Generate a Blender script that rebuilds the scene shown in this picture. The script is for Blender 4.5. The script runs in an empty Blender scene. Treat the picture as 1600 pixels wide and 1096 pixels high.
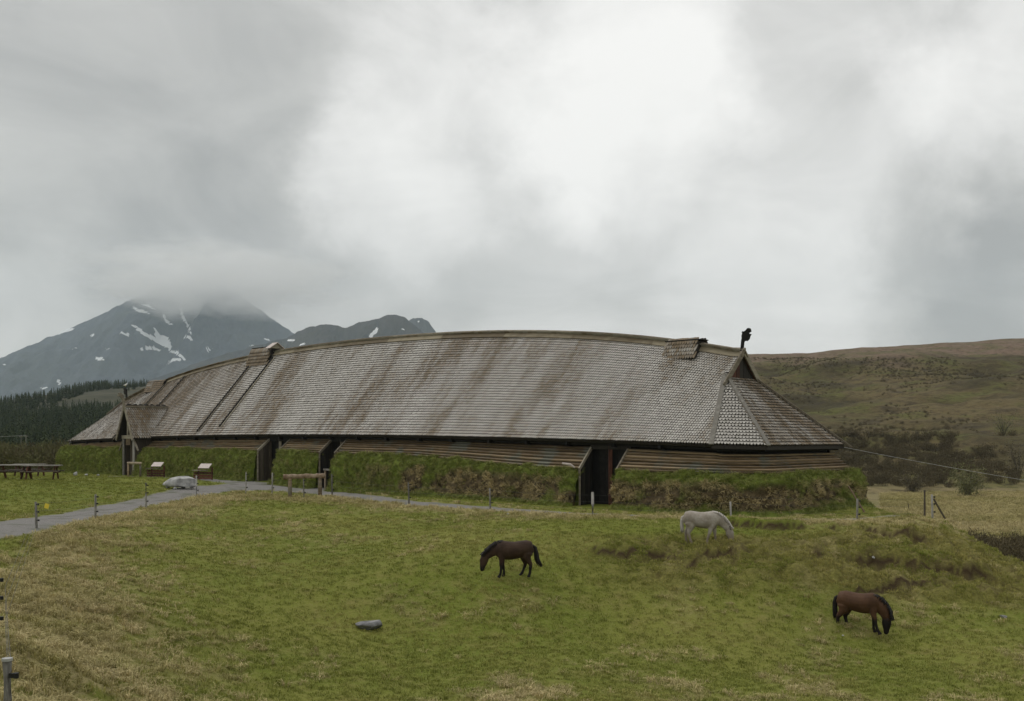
import bpy, bmesh, math, random
import numpy as np
from mathutils import Vector, Matrix
R = math.radians
rng = np.random.default_rng(7); random.seed(7)
SC = bpy.context.scene; COL = SC.collection

# ------------------------------------------------------------------ camera
CAMZ = 3.8; FPX = 1600.0; HOR = 684.0      # camera height (m), focal length and horizon line in photograph pixels
cam = bpy.data.cameras.new('camera'); camo = bpy.data.objects.new('camera', cam); COL.objects.link(camo)
cam.sensor_width = 36; cam.lens = 36; cam.shift_y = (HOR - 548) / 1600
cam.clip_start = 0.1; cam.clip_end = 40000
camo.location = (0, 0, CAMZ); camo.rotation_euler = (R(90), 0, 0)
SC.camera = camo
SC.view_settings.view_transform = 'Standard'; SC.view_settings.look = 'None'
SC.view_settings.exposure = 0.18; SC.view_settings.gamma = 1.0
SC.cycles.use_denoising = True; SC.cycles.denoiser = 'OPENIMAGEDENOISE'; SC.cycles.denoising_input_passes = 'RGB_ALBEDO_NORMAL'; SC.cycles.denoising_prefilter = 'ACCURATE'
SC.cycles.max_bounces = 10; SC.cycles.diffuse_bounces = 4; SC.cycles.volume_bounces = 8; SC.cycles.volume_max_steps = 64
SC.cycles.transparent_max_bounces = 8

# ------------------------------------------------------------------ node helper
class NT:
    def __init__(s, tree): s.t = tree; s.l = tree.links
    def n(s, typ, ins=None, **kw):
        nd = s.t.nodes.new(typ)
        for k, v in kw.items(): setattr(nd, k, v)
        for k, v in (ins or {}).items():
            sock = nd.inputs[k]
            if isinstance(v, bpy.types.NodeSocket): s.l.new(v, sock)
            else: sock.default_value = v
        return nd
    def math(s, op, a, b=0.0, c=0.0, clamp=False):
        nd = s.n('ShaderNodeMath', {0: a, 1: b, 2: c}, operation=op); nd.use_clamp = clamp; return nd.outputs[0]
    def mix(s, f, a, b, mode='MIX'):
        nd = s.n('ShaderNodeMix', data_type='RGBA', blend_type=mode)
        for i, v in ((0, f), (6, a), (7, b)):
            if isinstance(v, bpy.types.NodeSocket): s.l.new(v, nd.inputs[i])
            else: nd.inputs[i].default_value = v if i == 0 or len(v) == 4 else (*v, 1)
        return nd.outputs[2]
    def noise(s, vec, scale, detail=4, rough=0.55, dist=0.0):
        nd = s.n('ShaderNodeTexNoise', {'Scale': scale, 'Detail': detail, 'Roughness': rough, 'Distortion': dist})
        if vec is not None: s.l.new(vec, nd.inputs['Vector'])
        return nd.outputs['Fac']
    def ramp(s, f, lo, hi, smooth=True):
        nd = s.n('ShaderNodeMapRange', {0: f, 1: lo, 2: hi, 3: 0.0, 4: 1.0}, interpolation_type='SMOOTHSTEP' if smooth else 'LINEAR')
        return nd.outputs[0]
    def attr(s, name, kind='GEOMETRY'):
        return s.n('ShaderNodeAttribute', attribute_name=name, attribute_type=kind)

# ------------------------------------------------------------------ sky: full overcast over a pale daylight sky
SUN_EL, SUN_AZ = 52.0, -60.0            # behind the cloud deck, to the left; azimuth from +Y clockwise
W = bpy.data.worlds.new('World'); SC.world = W; W.use_nodes = True
T = NT(W.node_tree); W.node_tree.nodes.clear()
tc = T.n('ShaderNodeTexCoord'); gen = tc.outputs['Generated']
sky = T.n('ShaderNodeTexSky', sky_type='NISHITA'); sky.sun_disc = False
sky.sun_elevation = R(SUN_EL); sky.sun_rotation = R(SUN_AZ)
T.l.new(gen, sky.inputs['Vector'])
bg1 = T.n('ShaderNodeBackground', {'Color': sky.outputs[0], 'Strength': 0.1})
sep = T.n('ShaderNodeSeparateXYZ', {0: gen})
zz = T.math('ADD', T.math('MAXIMUM', sep.outputs[2], 0.0), 0.22)
pl = T.n('ShaderNodeCombineXYZ', {0: T.math('DIVIDE', sep.outputs[0], zz), 1: T.math('DIVIDE', sep.outputs[1], zz), 2: T.math('MULTIPLY', sep.outputs[2], 1.3)})
n1 = T.noise(pl.outputs[0], 0.8, 7, 0.52, 0.35)
n2 = T.noise(T.n('ShaderNodeMapping', {0: gen, 3: (1, 1, 2.0)}).outputs[0], 5.0, 9, 0.60, 0.7)
# wobble the directions so that thick and thin parts of the deck have torn edges
wn = T.n('ShaderNodeTexNoise', {'Vector': gen, 'Scale': 5.5, 'Detail': 7, 'Roughness': 0.6})
wob = T.n('ShaderNodeVectorMath', {0: wn.outputs['Color'], 1: (0.5, 0.5, 0.5)}, operation='SUBTRACT')
wob = T.n('ShaderNodeVectorMath', {0: wob.outputs[0], 3: 0.24}, operation='SCALE')
dirw = T.n('ShaderNodeVectorMath', {0: gen, 1: wob.outputs[0]}, operation='ADD')
dirn = T.n('ShaderNodeVectorMath', {0: dirw.outputs[0]}, operation='NORMALIZE').outputs[0]
def pdir(px, py):
    v = Vector(((px - 800) / FPX, 1, (HOR - py) / FPX)); return v.normalized()
val = T.math('ADD', 0.50, T.math('ADD', T.math('MULTIPLY', T.math('SUBTRACT', n1, 0.5), 0.22), T.math('MULTIPLY', T.math('SUBTRACT', n2, 0.5), 0.60)))
# thin (bright) and thick (dark) places of the cloud deck: direction, angular radius in degrees, gain
for px, py, rad, g in ((940, 150, 8.5, 0.36), (1010, 90, 6, 0.10), (600, 305, 6.5, 0.26), (690, 190, 7, 0.12), (1580, 140, 7, 0.26), (1440, 230, 5, 0.12), (1180, 300, 8, 0.14), (860, 430, 9, 0.08), (1250, 490, 8, 0.22), (640, 110, 6, 0.08), (860, 240, 5, 0.10),
                       (1500, 380, 8, -0.22), (60, 330, 11, -0.06), (330, 430, 8, -0.13), (620, 450, 6, -0.06), (980, -60, 7, -0.14), (1270, 70, 8, 0.06), (1590, 480, 6, -0.10), (60, 480, 6, 0.10), (720, 230, 4, -0.08), (180, 90, 13, -0.09), (420, 120, 9, -0.05)):
    d = T.n('ShaderNodeVectorMath', {0: dirn, 1: pdir(px, py)}, operation='DOT_PRODUCT').outputs['Value']
    val = T.math('ADD', val, T.math('MULTIPLY', T.ramp(d, math.cos(R(rad)), 1.0), g))
val = T.math('ADD', val, T.math('MULTIPLY', T.ramp(sep.outputs[2], 0.36, 1.0), 0.30))   # an overcast sky is brightest overhead
cr = T.n('ShaderNodeValToRGB'); T.l.new(val, cr.inputs[0])
e = cr.color_ramp.elements
e[0].position = 0.18; e[0].color = (0.352, 0.352, 0.342, 1)
e[1].position = 0.98; e[1].color = (0.935, 0.925, 0.895, 1)
x = cr.color_ramp.elements.new(0.45); x.color = (0.535, 0.53, 0.508, 1)
x = cr.color_ramp.elements.new(0.70); x.color = (0.75, 0.742, 0.718, 1)
bg2 = T.n('ShaderNodeBackground', {'Color': cr.outputs[0], 'Strength': 1.0})
ms = T.n('ShaderNodeMixShader', {0: 0.96, 1: bg1.outputs[0], 2: bg2.outputs[0]})
T.n('ShaderNodeOutputWorld', {0: ms.outputs[0]})

# ------------------------------------------------------------------ sun behind the clouds
sl = bpy.data.lights.new('sun', 'SUN'); sl.energy = 1.0; sl.angle = R(50); sl.color = (1.0, 0.96, 0.90)
so = bpy.data.objects.new('sun', sl); COL.objects.link(so)
sd = Vector((math.sin(R(SUN_AZ)) * math.cos(R(SUN_EL)), math.cos(R(SUN_AZ)) * math.cos(R(SUN_EL)), math.sin(R(SUN_EL))))
so.rotation_euler = sd.to_track_quat('Z', 'Y').to_euler()

# ------------------------------------------------------------------ numeric helpers
def sm(x, a, b):
    t = np.clip((np.asarray(x, float) - a) / (b - a), 0, 1); return t * t * (3 - 2 * t)
def hsh(ix, iy, seed):
    h = (ix.astype(np.int64) * 374761393 + iy.astype(np.int64) * 668265263 + seed * 1442695041) & 0x7fffffff
    h = ((h ^ (h >> 13)) * 1274126177) & 0x7fffffff
    h = (h ^ (h >> 16)) & 0xffff
    return h / 65535.0
def vn(x, y, seed=0):
    x = np.asarray(x, float); y = np.asarray(y, float)
    ix = np.floor(x); iy = np.floor(y); fx = x - ix; fy = y - iy
    fx = fx * fx * fx * (fx * (fx * 6 - 15) + 10); fy = fy * fy * fy * (fy * (fy * 6 - 15) + 10)
    a = hsh(ix, iy, seed); b = hsh(ix + 1, iy, seed); c = hsh(ix, iy + 1, seed); d = hsh(ix + 1, iy + 1, seed)
    return (a + (b - a) * fx) * (1 - fy) + (c + (d - c) * fx) * fy
def fbm(x, y, oct=4, seed=0, gain=0.5):
    s = 0; a = 1; t = 0; c, sn = math.cos(0.6), math.sin(0.6)
    for i in range(oct):
        s = s + a * vn(x, y, seed + i * 17); t += a; a *= gain
        x, y = (x * c - y * sn) * 2.03 + 3.1, (x * sn + y * c) * 2.03 + 7.7
    return s / t
def ridged(x, y, oct=5, seed=0):
    s = 0; a = 1; t = 0
    for i in range(oct):
        s = s + a * (1 - np.abs(2 * vn(x, y, seed + i * 31) - 1)); t += a; a *= 0.5
        x, y = x * 2.1 + 5.2, y * 2.1 + 1.3
    return s / t
def seg_dist(x, y, pts):
    best = np.full(np.shape(x), 1e9); par = np.zeros(np.shape(x))
    acc = 0.0
    for (ax, ay), (bx, by) in zip(pts[:-1], pts[1:]):
        dx, dy = bx - ax, by - ay; L2 = dx * dx + dy * dy + 1e-9
        t = np.clip(((x - ax) * dx + (y - ay) * dy) / L2, 0, 1)
        d = np.hypot(x - ax - t * dx, y - ay - t * dy)
        m = d < best; best = np.where(m, d, best); par = np.where(m, acc + t, par); acc += 1
    return best, par

# ------------------------------------------------------------------ mesh helpers
ORG = {}
def mesh_np(name, V, faces, mats=(), smooth=False, attrs=None):
    """V (n,3); faces: list of (m,k) int arrays (one array for each polygon size)."""
    V = np.asarray(V, np.float32); me = bpy.data.meshes.new(name)
    faces = [np.asarray(f, np.int32) for f in (faces if isinstance(faces, list) else [faces]) if len(f)]
    me.vertices.add(len(V)); me.vertices.foreach_set('co', V.ravel())
    if faces:
        loops = np.concatenate([f.ravel() for f in faces]); tot = np.concatenate([np.full(len(f), f.shape[1], np.int32) for f in faces])
        st = np.concatenate([[0], np.cumsum(tot)[:-1]]).astype(np.int32)
        me.loops.add(len(loops)); me.loops.foreach_set('vertex_index', loops)
        me.polygons.add(len(tot)); me.polygons.foreach_set('loop_start', st); me.polygons.foreach_set('loop_total', tot)
        me.polygons.foreach_set('use_smooth', np.full(len(tot), smooth, bool))
    for k, a in (attrs or {}).items():
        a = np.asarray(a, np.float32)
        if a.ndim == 1: at = me.attributes.new(k, 'FLOAT', 'POINT'); at.data.foreach_set('value', a)
        else: at = me.attributes.new(k, 'FLOAT_VECTOR', 'POINT'); at.data.foreach_set('vector', a.ravel())
    for m in mats: me.materials.append(m)
    me.update(); me.validate(); return me
def link(name, me, parent=None, loc=None):
    o = bpy.data.objects.new(name, me); COL.objects.link(o)
    if parent is not None: o.parent = parent
    if loc is not None: o.location = loc
    return o
def tag(o, label=None, cat=None, group=None, kind=None):
    if label: o['label'] = label
    if cat: o['category'] = cat
    if group: o['group'] = group
    if kind: o['kind'] = kind
    return o
def thing(name, loc, label, cat, group=None):
    o = bpy.data.objects.new(name, None); COL.objects.link(o); o.location = loc; o.empty_display_size = 0.3
    ORG[o] = np.array(loc, float); return tag(o, label, cat, group)
def mk(name, V, faces, mat, parent=None, smooth=False, attrs=None, origin=None):
    """World-space vertices; origin = the parent's, or the base centre of a top-level thing."""
    V = np.asarray(V, float)
    if origin is None:
        origin = ORG[parent] if parent is not None else np.array([*(V[:, :2].min(0) + V[:, :2].max(0)) / 2, V[:, 2].min()])
    origin = np.asarray(origin, float)
    me = mesh_np(name, V - origin, faces, [mat], smooth, attrs)
    o = link(name, me, parent, None if parent is not None else origin); ORG[o] = origin; return o
class MB:
    """collects world-space shapes, builds ONE mesh object"""
    def __init__(s): s.V = []; s.F4 = []; s.F3 = []; s.n = 0
    def add(s, V, F4=(), F3=()):
        V = np.asarray(V, float)
        if len(F4): s.F4.append(np.asarray(F4) + s.n)
        if len(F3): s.F3.append(np.asarray(F3) + s.n)
        s.V.append(V); s.n += len(V); return s
    def box(s, c, size, ax=None):
        ax = np.eye(3) if ax is None else np.asarray(ax, float); h = np.asarray(size, float) / 2
        sg = np.array([[-1,-1,-1],[1,-1,-1],[1,1,-1],[-1,1,-1],[-1,-1,1],[1,-1,1],[1,1,1],[-1,1,1]], float)
        return s.add(np.asarray(c, float) + (sg * h) @ ax, [[0,3,2,1],[4,5,6,7],[0,1,5,4],[1,2,6,5],[2,3,7,6],[3,0,4,7]])
    def beam(s, p, q, w, h, up=(0, 0, 1)):
        p = np.asarray(p, float); q = np.asarray(q, float); d = q - p; L = np.linalg.norm(d); d /= L
        up = np.asarray(up, float); r = np.cross(d, up)
        if np.linalg.norm(r) < 1e-4: r = np.cross(d, (1, 0, 0.1))
        r /= np.linalg.norm(r); u = np.cross(r, d)
        return s.box((p + q) / 2, (L, w, h), [d, r, u])
    def tube(s, P, ra, rb=None, seg=10, up=(0, 0, 1), cap=True):
        """loft of ellipses along P; ra = radius along 'side', rb = radius along 'up-ish'"""
        P = np.asarray(P, float); n = len(P); ra = np.broadcast_to(ra, n); rb = ra if rb is None else np.broadcast_to(rb, n)
        D = np.gradient(P, axis=0); D /= np.linalg.norm(D, axis=1)[:, None] + 1e-12
        up = np.asarray(up, float); S = np.cross(D, up); bad = np.linalg.norm(S, axis=1) < 1e-3; S[bad] = np.cross(D[bad], (0.03, 1, 0.02))
        S /= np.linalg.norm(S, axis=1)[:, None]; Uv = np.cross(S, D); a = np.arange(seg) / seg * 2 * math.pi
        V = P[:, None, :] + S[:, None, :] * (np.cos(a)[None, :, None] * ra[:, None, None]) + Uv[:, None, :] * (np.sin(a)[None, :, None] * rb[:, None, None])
        V = V.reshape(-1, 3); i, j = np.meshgrid(np.arange(n - 1), np.arange(seg), indexing='ij'); j2 = (j + 1) % seg
        F4 = np.stack([i * seg + j, i * seg + j2, (i + 1) * seg + j2, (i + 1) * seg + j], -1).reshape(-1, 4)
        F3 = []
        if cap:
            V = np.concatenate([V, P[:1], P[-1:]]); c0 = n * seg
            for k in range(seg):
                F3.append([c0, (k + 1) % seg, k]); F3.append([c0 + 1, (n - 1) * seg + k, (n - 1) * seg + (k + 1) % seg])
        return s.add(V, F4, F3)
    def prism(s, poly, O, ax, ay, az, th):
        """2-D outline (x,y) in plane ax,ay at O, extruded th along az (centred)"""
        poly = np.asarray(poly, float); n = len(poly); ax, ay, az = map(lambda v: np.asarray(v, float), (ax, ay, az))
        A = O + poly[:, :1] * ax + poly[:, 1:2] * ay; V = np.concatenate([A - az * th / 2, A + az * th / 2])
        F4 = [[i, (i + 1) % n, n + (i + 1) % n, n + i] for i in range(n)]
        import mathutils.geometry as mg
        tr = mg.tessellate_polygon([[Vector((p[0], p[1], 0)) for p in poly]])
        F3 = [[a, b, c] for a, b, c in tr] + [[n + a, n + c, n + b] for a, b, c in tr]
        return s.add(V, F4, F3)
    def faces(s):
        f = []
        if s.F4: f.append(np.concatenate(s.F4))
        if s.F3: f.append(np.concatenate(s.F3))
        return f
    def build(s, name, mat, parent=None, smooth=False, attrs=None, origin=None):
        return mk(name, np.concatenate(s.V), s.faces(), mat, parent, smooth, attrs, origin)
def grid_faces(nx, ny, wrap=False):
    i, j = np.meshgrid(np.arange(nx - 1), np.arange(ny - (0 if wrap else 1)), indexing='ij'); j2 = (j + 1) % ny
    return np.stack([i * ny + j, (i + 1) * ny + j, (i + 1) * ny + j2, i * ny + j2], -1).reshape(-1, 4)

# ------------------------------------------------------------------ materials
def material(name, fn, rough=0.85, spec=0.25):
    m = bpy.data.materials.new(name); m.use_nodes = True; t = NT(m.node_tree); m.node_tree.nodes.clear()
    out = t.n('ShaderNodeOutputMaterial'); p = t.n('ShaderNodeBsdfPrincipled', {'Roughness': rough, 'Specular IOR Level': spec})
    t.l.new(p.outputs[0], out.inputs[0]); fn(t, p); return m
def objco(t): return t.n('ShaderNodeTexCoord').outputs['Object']
def pos(t): return t.n('ShaderNodeNewGeometry').outputs['Position']
def bump(t, p, h, strength, dist=0.02):
    b = t.n('ShaderNodeBump', {'Height': h, 'Strength': strength, 'Distance': dist}); t.l.new(b.outputs[0], p.inputs['Normal'])
def wood(name, c1, c2, scale=3.0, stretch=(1, 1, 1), rough=0.8, c3=None, wet=0.25):
    def fn(t, p):
        mp = t.n('ShaderNodeMapping', {0: pos(t), 3: stretch}); n = t.noise(mp.outputs[0], scale, 6, 0.65)
        n2 = t.noise(pos(t), scale * 0.35, 4, 0.6); rnd = t.n('ShaderNodeObjectInfo').outputs['Random']
        f = t.math('ADD', t.math('MULTIPLY', n, 0.8), t.math('MULTIPLY', t.math('SUBTRACT', rnd, 0.5), 0.35))
        c = t.mix(t.ramp(f, 0.22, 0.62), c1, c2)
        if c3: c = t.mix(t.ramp(n2, 0.5, 0.68), c, c3)
        t.l.new(c, p.inputs['Base Color']); bump(t, p, n, 0.4, 0.01)
    return material(name, fn, rough, wet)
def plain(name, c1, c2, scale=4, rough=0.8, b=0.3, spec=0.25):
    def fn(t, p):
        n = t.noise(pos(t), scale, 6, 0.62); t.l.new(t.mix(t.ramp(n, 0.3, 0.7), c1, c2), p.inputs['Base Color']); bump(t, p, n, b, 0.03)
    return material(name, fn, rough, spec)
M = {}
M['wood_grey'] = wood('weathered_grey_wood', (0.16, 0.15, 0.13), (0.36, 0.345, 0.31), 5, (1, 1, 0.5))
M['wood_brown'] = wood('weathered_brown_board', (0.10, 0.072, 0.042), (0.31, 0.235, 0.145), 2.2, (0.35, 0.35, 5), c3=(0.15, 0.15, 0.12))
M['wood_trim'] = wood('weathered_trim', (0.13, 0.11, 0.08), (0.30, 0.27, 0.21), 3.0, (0.6, 0.6, 2))
M['wood_ridge'] = wood('ridge_boards', (0.12, 0.095, 0.06), (0.27, 0.235, 0.165), 2.0, (0.6, 0.6, 2))
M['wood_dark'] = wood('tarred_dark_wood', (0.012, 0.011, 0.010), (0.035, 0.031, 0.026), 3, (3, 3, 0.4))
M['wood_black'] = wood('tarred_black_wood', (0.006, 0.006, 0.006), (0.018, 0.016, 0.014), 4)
M['wood_red'] = wood('red_brown_wood', (0.055, 0.024, 0.016), (0.14, 0.058, 0.038), 5, (2, 2, 0.5))
M['wood_panel'] = wood('porch_panel_wood', (0.05, 0.04, 0.03), (0.12, 0.10, 0.075), 4, (4, 4, 0.4))
M['log'] = wood('barkless_log', (0.14, 0.09, 0.055), (0.40, 0.33, 0.24), 4, (1, 1, 1))
M['post'] = wood('fence_post_wood', (0.12, 0.115, 0.10), (0.34, 0.33, 0.30), 8, (3, 3, 0.6))
M['panel_pale'] = plain('pale_sign_panel', (0.40, 0.34, 0.31), (0.52, 0.46, 0.43), 8, 0.5, 0.1)
M['stone'] = plain('pale_grey_stone', (0.16, 0.16, 0.16), (0.46, 0.46, 0.45), 2.2, 0.85, 0.7)
M['stone_dark'] = plain('grey_stone', (0.11, 0.11, 0.115), (0.27, 0.27, 0.275), 5, 0.85, 0.6)
M['plastic_black'] = plain('black_plastic', (0.012, 0.012, 0.012), (0.02, 0.02, 0.02), 5, 0.45, 0.0)
M['wire'] = plain('fence_wire_steel', (0.28, 0.28, 0.27), (0.42, 0.42, 0.41), 5, 0.5, 0.0)
M['wire_dark'] = plain('old_fence_wire', (0.06, 0.06, 0.055), (0.10, 0.10, 0.09), 5, 0.6, 0.0)
M['yellow'] = plain('yellow_plate', (0.72, 0.55, 0.05), (0.80, 0.64, 0.08), 20, 0.5, 0.0)
M['white'] = plain('white_feather', (0.65, 0.65, 0.64), (0.8, 0.8, 0.79), 8, 0.7, 0.0)
M['gull_grey'] = plain('grey_feather', (0.10, 0.105, 0.11), (0.16, 0.165, 0.17), 8, 0.7, 0.0)

# ------------------------------------------------------------------ terrain height
def pw(px, py, d): return ((px - 800) / FPX * d, d, CAMZ - (py - HOR) / FPX * d)
CT = [pw(*q) for q in (
    # pasture hollow
    (795,901,37),(1095,845,40.5),(1345,990,35),(575,985,34),(400,1096,25.2),(800,1096,25.7),(1200,1096,26.2),(1600,1096,27),
    (110,1096,19),(0,1000,21),(150,950,28),(90,880,35),(400,850,44),(400,950,34),(250,1000,28),(600,850,44),(600,905,37.5),(1000,950,35.8),(800,1000,33),
    (1000,850,40.2),(1250,860,39.6),(1450,868,40.5),(1250,925,36.8),(1550,950,36.8),(1600,886,41.5),(1500,838,44.6),(1460,812,47.2),(300,850,42),(250,900,36),(500,1000,32),
    # fence line on the plateau edge
    (57,826,41),(149,811,47),(228,796,54),(307,777,64),(425,774,67.5),(639,788,58),(766,796,54),(926,806,49.8),(1142,811,47.9),(1339,815,46.4))]
CT += [(-5.6,11.4,0.2),(-10.2,20,-.1),(-15,25,0.05),(-10,8,.6),(-30,25,.1),(-30,45,.1),(-31,66,.75),(-38,74,.85),(-24,62,.15),(-21,52,.02),(-28,88,.45),(-36,92,.4),(-46,110,.3),(-60,80,.5),(-50,50,.1),
       (-14,78,.5),(-4,66,.2),(3,58,.05),(10,53,0),(17,51.5,0),(19.5,55,0),(20,59,-.05),(14,65,0),(0,80,.1),(-15,92,.4),(-35,112,.3),
       (23,62,-2.0),(25,55,-3.0),(24.5,49.5,-3.1),(22.6,45,-2.2),(21.4,49.6,-.95),(22.8,51.2,-1.9),(28,45,-3.2),(30,60,-3.8),(26,75,-3.4),(36,50,-4.6),(40,75,-4.9),(20,90,-3.2),(36,100,-4.8),(10,105,-1.5),(28,35,-3.2),(45,40,-4.8),(24,38,-2.7),
       (0,-6,3.0),(-8,0,1.6),(10,3,.8),(0,8,.2),(0,14,-1.5),(14,16,-2.3),(-3,15,-.9),(25,20,-2.8),(40,15,-3.0),(30,0,-.5),(-30,0,.8),(6,20,-2.4),(15,30,-3.0),(0,30,-2.85)]
CT = np.array(CT)
def tps_k(r2): return np.where(r2 > 1e-12, r2 * np.log(r2 + 1e-12) * 0.5, 0)
n_ = len(CT); A_ = np.zeros((n_ + 3, n_ + 3)); dd = CT[:, None, :2] - CT[None, :, :2]
A_[:n_, :n_] = tps_k((dd ** 2).sum(-1)) + np.eye(n_) * 0.12
A_[:n_, n_] = 1; A_[:n_, n_ + 1:] = CT[:, :2]; A_[n_, :n_] = 1; A_[n_ + 1:, :n_] = CT[:, :2].T
TPSW = np.linalg.solve(A_, np.concatenate([CT[:, 2], np.zeros(3)]))
def base_h(x, y):
    return 0.25 - 5.1 * sm(x, 5, 36) * sm(y, 20, 60) - 1.6 * sm(y, 125, 260) * (1 - sm(x, 0, 40))
def H0(x, y):
    x = np.asarray(x, float); y = np.asarray(y, float); shp = x.shape; x = x.ravel(); y = y.ravel()
    r = np.hypot((x + 10) / 48, (y - 58) / 62); w = 1 - sm(r, 1.0, 1.45); out = base_h(x, y); k = np.where(w > 0)[0]
    for c in np.array_split(k, max(1, len(k) // 40000)):
        if not len(c): continue
        d2 = (x[c][:, None] - CT[None, :, 0]) ** 2 + (y[c][:, None] - CT[None, :, 1]) ** 2
        z = tps_k(d2) @ TPSW[:n_] + TPSW[n_] + TPSW[n_ + 1] * x[c] + TPSW[n_ + 2] * y[c]
        out[c] = out[c] * (1 - w[c]) + z * w[c]
    return out.reshape(shp)
YS = np.concatenate([np.arange(12, 140, 0.15)])
def gp(px, py):
    """where the photograph's pixel meets the ground"""
    X = (px - 800) / FPX * YS; Z = CAMZ - (py - HOR) / FPX * YS; h = H0(X, YS)
    i = np.argmax(Z < h) if (Z < h).any() else len(YS) - 1
    return np.array([X[i], YS[i], h[i]])
def g1(x, y): return float(H0(np.array([x]), np.array([y]))[0])
def colx(px, d):      # ground point under pixel column px at distance d
    x = (px - 800) / FPX * d; return np.array([x, d, g1(x, d)])

# ------------------------------------------------------------------ house frame
L = 71.7; R0 = np.array([12.54, 57.0]); U = np.array([-.7295, .684]); NV = np.array([-.684, -.7295])
def hp(s, b, z):
    s = np.asarray(s, float); b = np.asarray(b, float); z = np.asarray(z, float); s, b, z = np.broadcast_arrays(s, b, z)
    return np.stack([R0[0] + U[0] * s + NV[0] * b, R0[1] + U[1] * s + NV[1] * b, z], -1)
def be(s): return 5.2 + 0.9 * (1 - np.clip((np.asarray(s, float) - L / 2) / (L / 2 + 1.6), -1, 1) ** 2)
def ze(s): return 3.42 + 0.56 * (1 - np.clip((np.asarray(s, float) - L / 2) / (L / 2 + 1.6), -1, 1) ** 2)
def s_px(px, b):
    k = (px - 800) / FPX; return (k * (R0[1] + NV[1] * b) - R0[0] - NV[0] * b) / (U[0] - k * U[1])
def s_eave(px, off=0.0):
    s = 20.0
    for _ in range(12): s = s_px(px, be(s) + off)
    return float(s)
RP = [(1152,547),(1100,536),(1000,526),(900,519),(815,516),(700,521),(620,526),(540,533),(430,547),(340,569),(260,593),(200,623)]
rs = np.array([s_px(a, 0) for a, _ in RP]); rz = np.array([CAMZ + (HOR - b) / FPX * (R0[1] + U[1] * s) for (a, b), s in zip(RP, rs)])
RC = np.polyfit(rs, rz, 4)
def zr(s): return np.polyval(RC, np.clip(s, 0, L)) - 0.30
TT_S = np.array([-6, 0, 9, 20, 40, L, L + 6]); TT_Z = np.array([2.0, 1.98, 2.08, 2.62, 2.82, 2.85, 2.7])
def ttop(s): return np.interp(s, TT_S, TT_Z)

# ------------------------------------------------------------------ paths and fence lines (plan)
PATH_MAIN = [gp(*q)[:2] for q in ((-150,862),(-60,842),(0,829),(100,809),(200,790),(280,773),(328,764),(400,760),(470,764),(520,771),(580,779),(640,786),(766,795),(900,803),(1050,808),(1200,811),(1330,812),(1400,806))]
PATH_HOUSE = [gp(*q)[:2] for q in ((400,757),(335,750),(260,745.5),(180,744.5),(110,744.5))]
PW_MAIN = [1.3,1.3,1.3,1.25,1.25,1.4,2.0,2.5,1.9,1.2,0.95,0.85,0.7,0.6,0.5,0.4,0.3,0.1]
FENCE_PX = [(57,826),(149,811),(228,796),(307,777),(384,772),(425,773),(475,779),(519,776),(639,788),(766,796),(926,806),(1142,809),(1339,815),(1457,812)]
FENCE = [np.array([-5.62, 11.4]), np.array([-9.95, 20.0])] + [gp(*q)[:2] for q in FENCE_PX]

# ------------------------------------------------------------------ ground sheet
def axis(lo, hi, dense_lo, dense_hi, step, growth):
    c = list(np.arange(dense_lo, dense_hi, step)); a = []; d = step; v = dense_lo
    while v > lo: d *= growth; v -= d; a.append(v)
    b = []; d = step; v = c[-1]
    while v < hi: d *= growth; v += d; b.append(v)
    return np.array(a[::-1] + c + b)
gx = axis(-9000, 9000, -31, 33, 0.15, 1.09)
gy = np.concatenate([axis(-400, 9, 9, 9.1, 0.3, 1.25), np.arange(9.25, 60, 0.15), axis(60, 9500, 60, 112, 0.45, 1.09)[1:]])
gy = np.unique(np.round(gy, 4))
GX, GY = np.meshgrid(gx, gy, indexing='ij'); GX = GX.ravel(); GY = GY.ravel()
def inside(x, y):
    '''1 on the pasture side of the fence'''
    poly = [tuple(p) for p in FENCE] + [(30, 46), (60, 30), (40, -20), (-3, 0)]; c = np.zeros(np.shape(x), bool)
    for (ax, ay), (bx, by) in zip(poly, poly[1:] + poly[:1]):
        if ay == by: continue
        c ^= ((ay > y) != (by > y)) & (x < (bx - ax) * (y - ay) / (by - ay) + ax)
    return c.astype(float)
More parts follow.
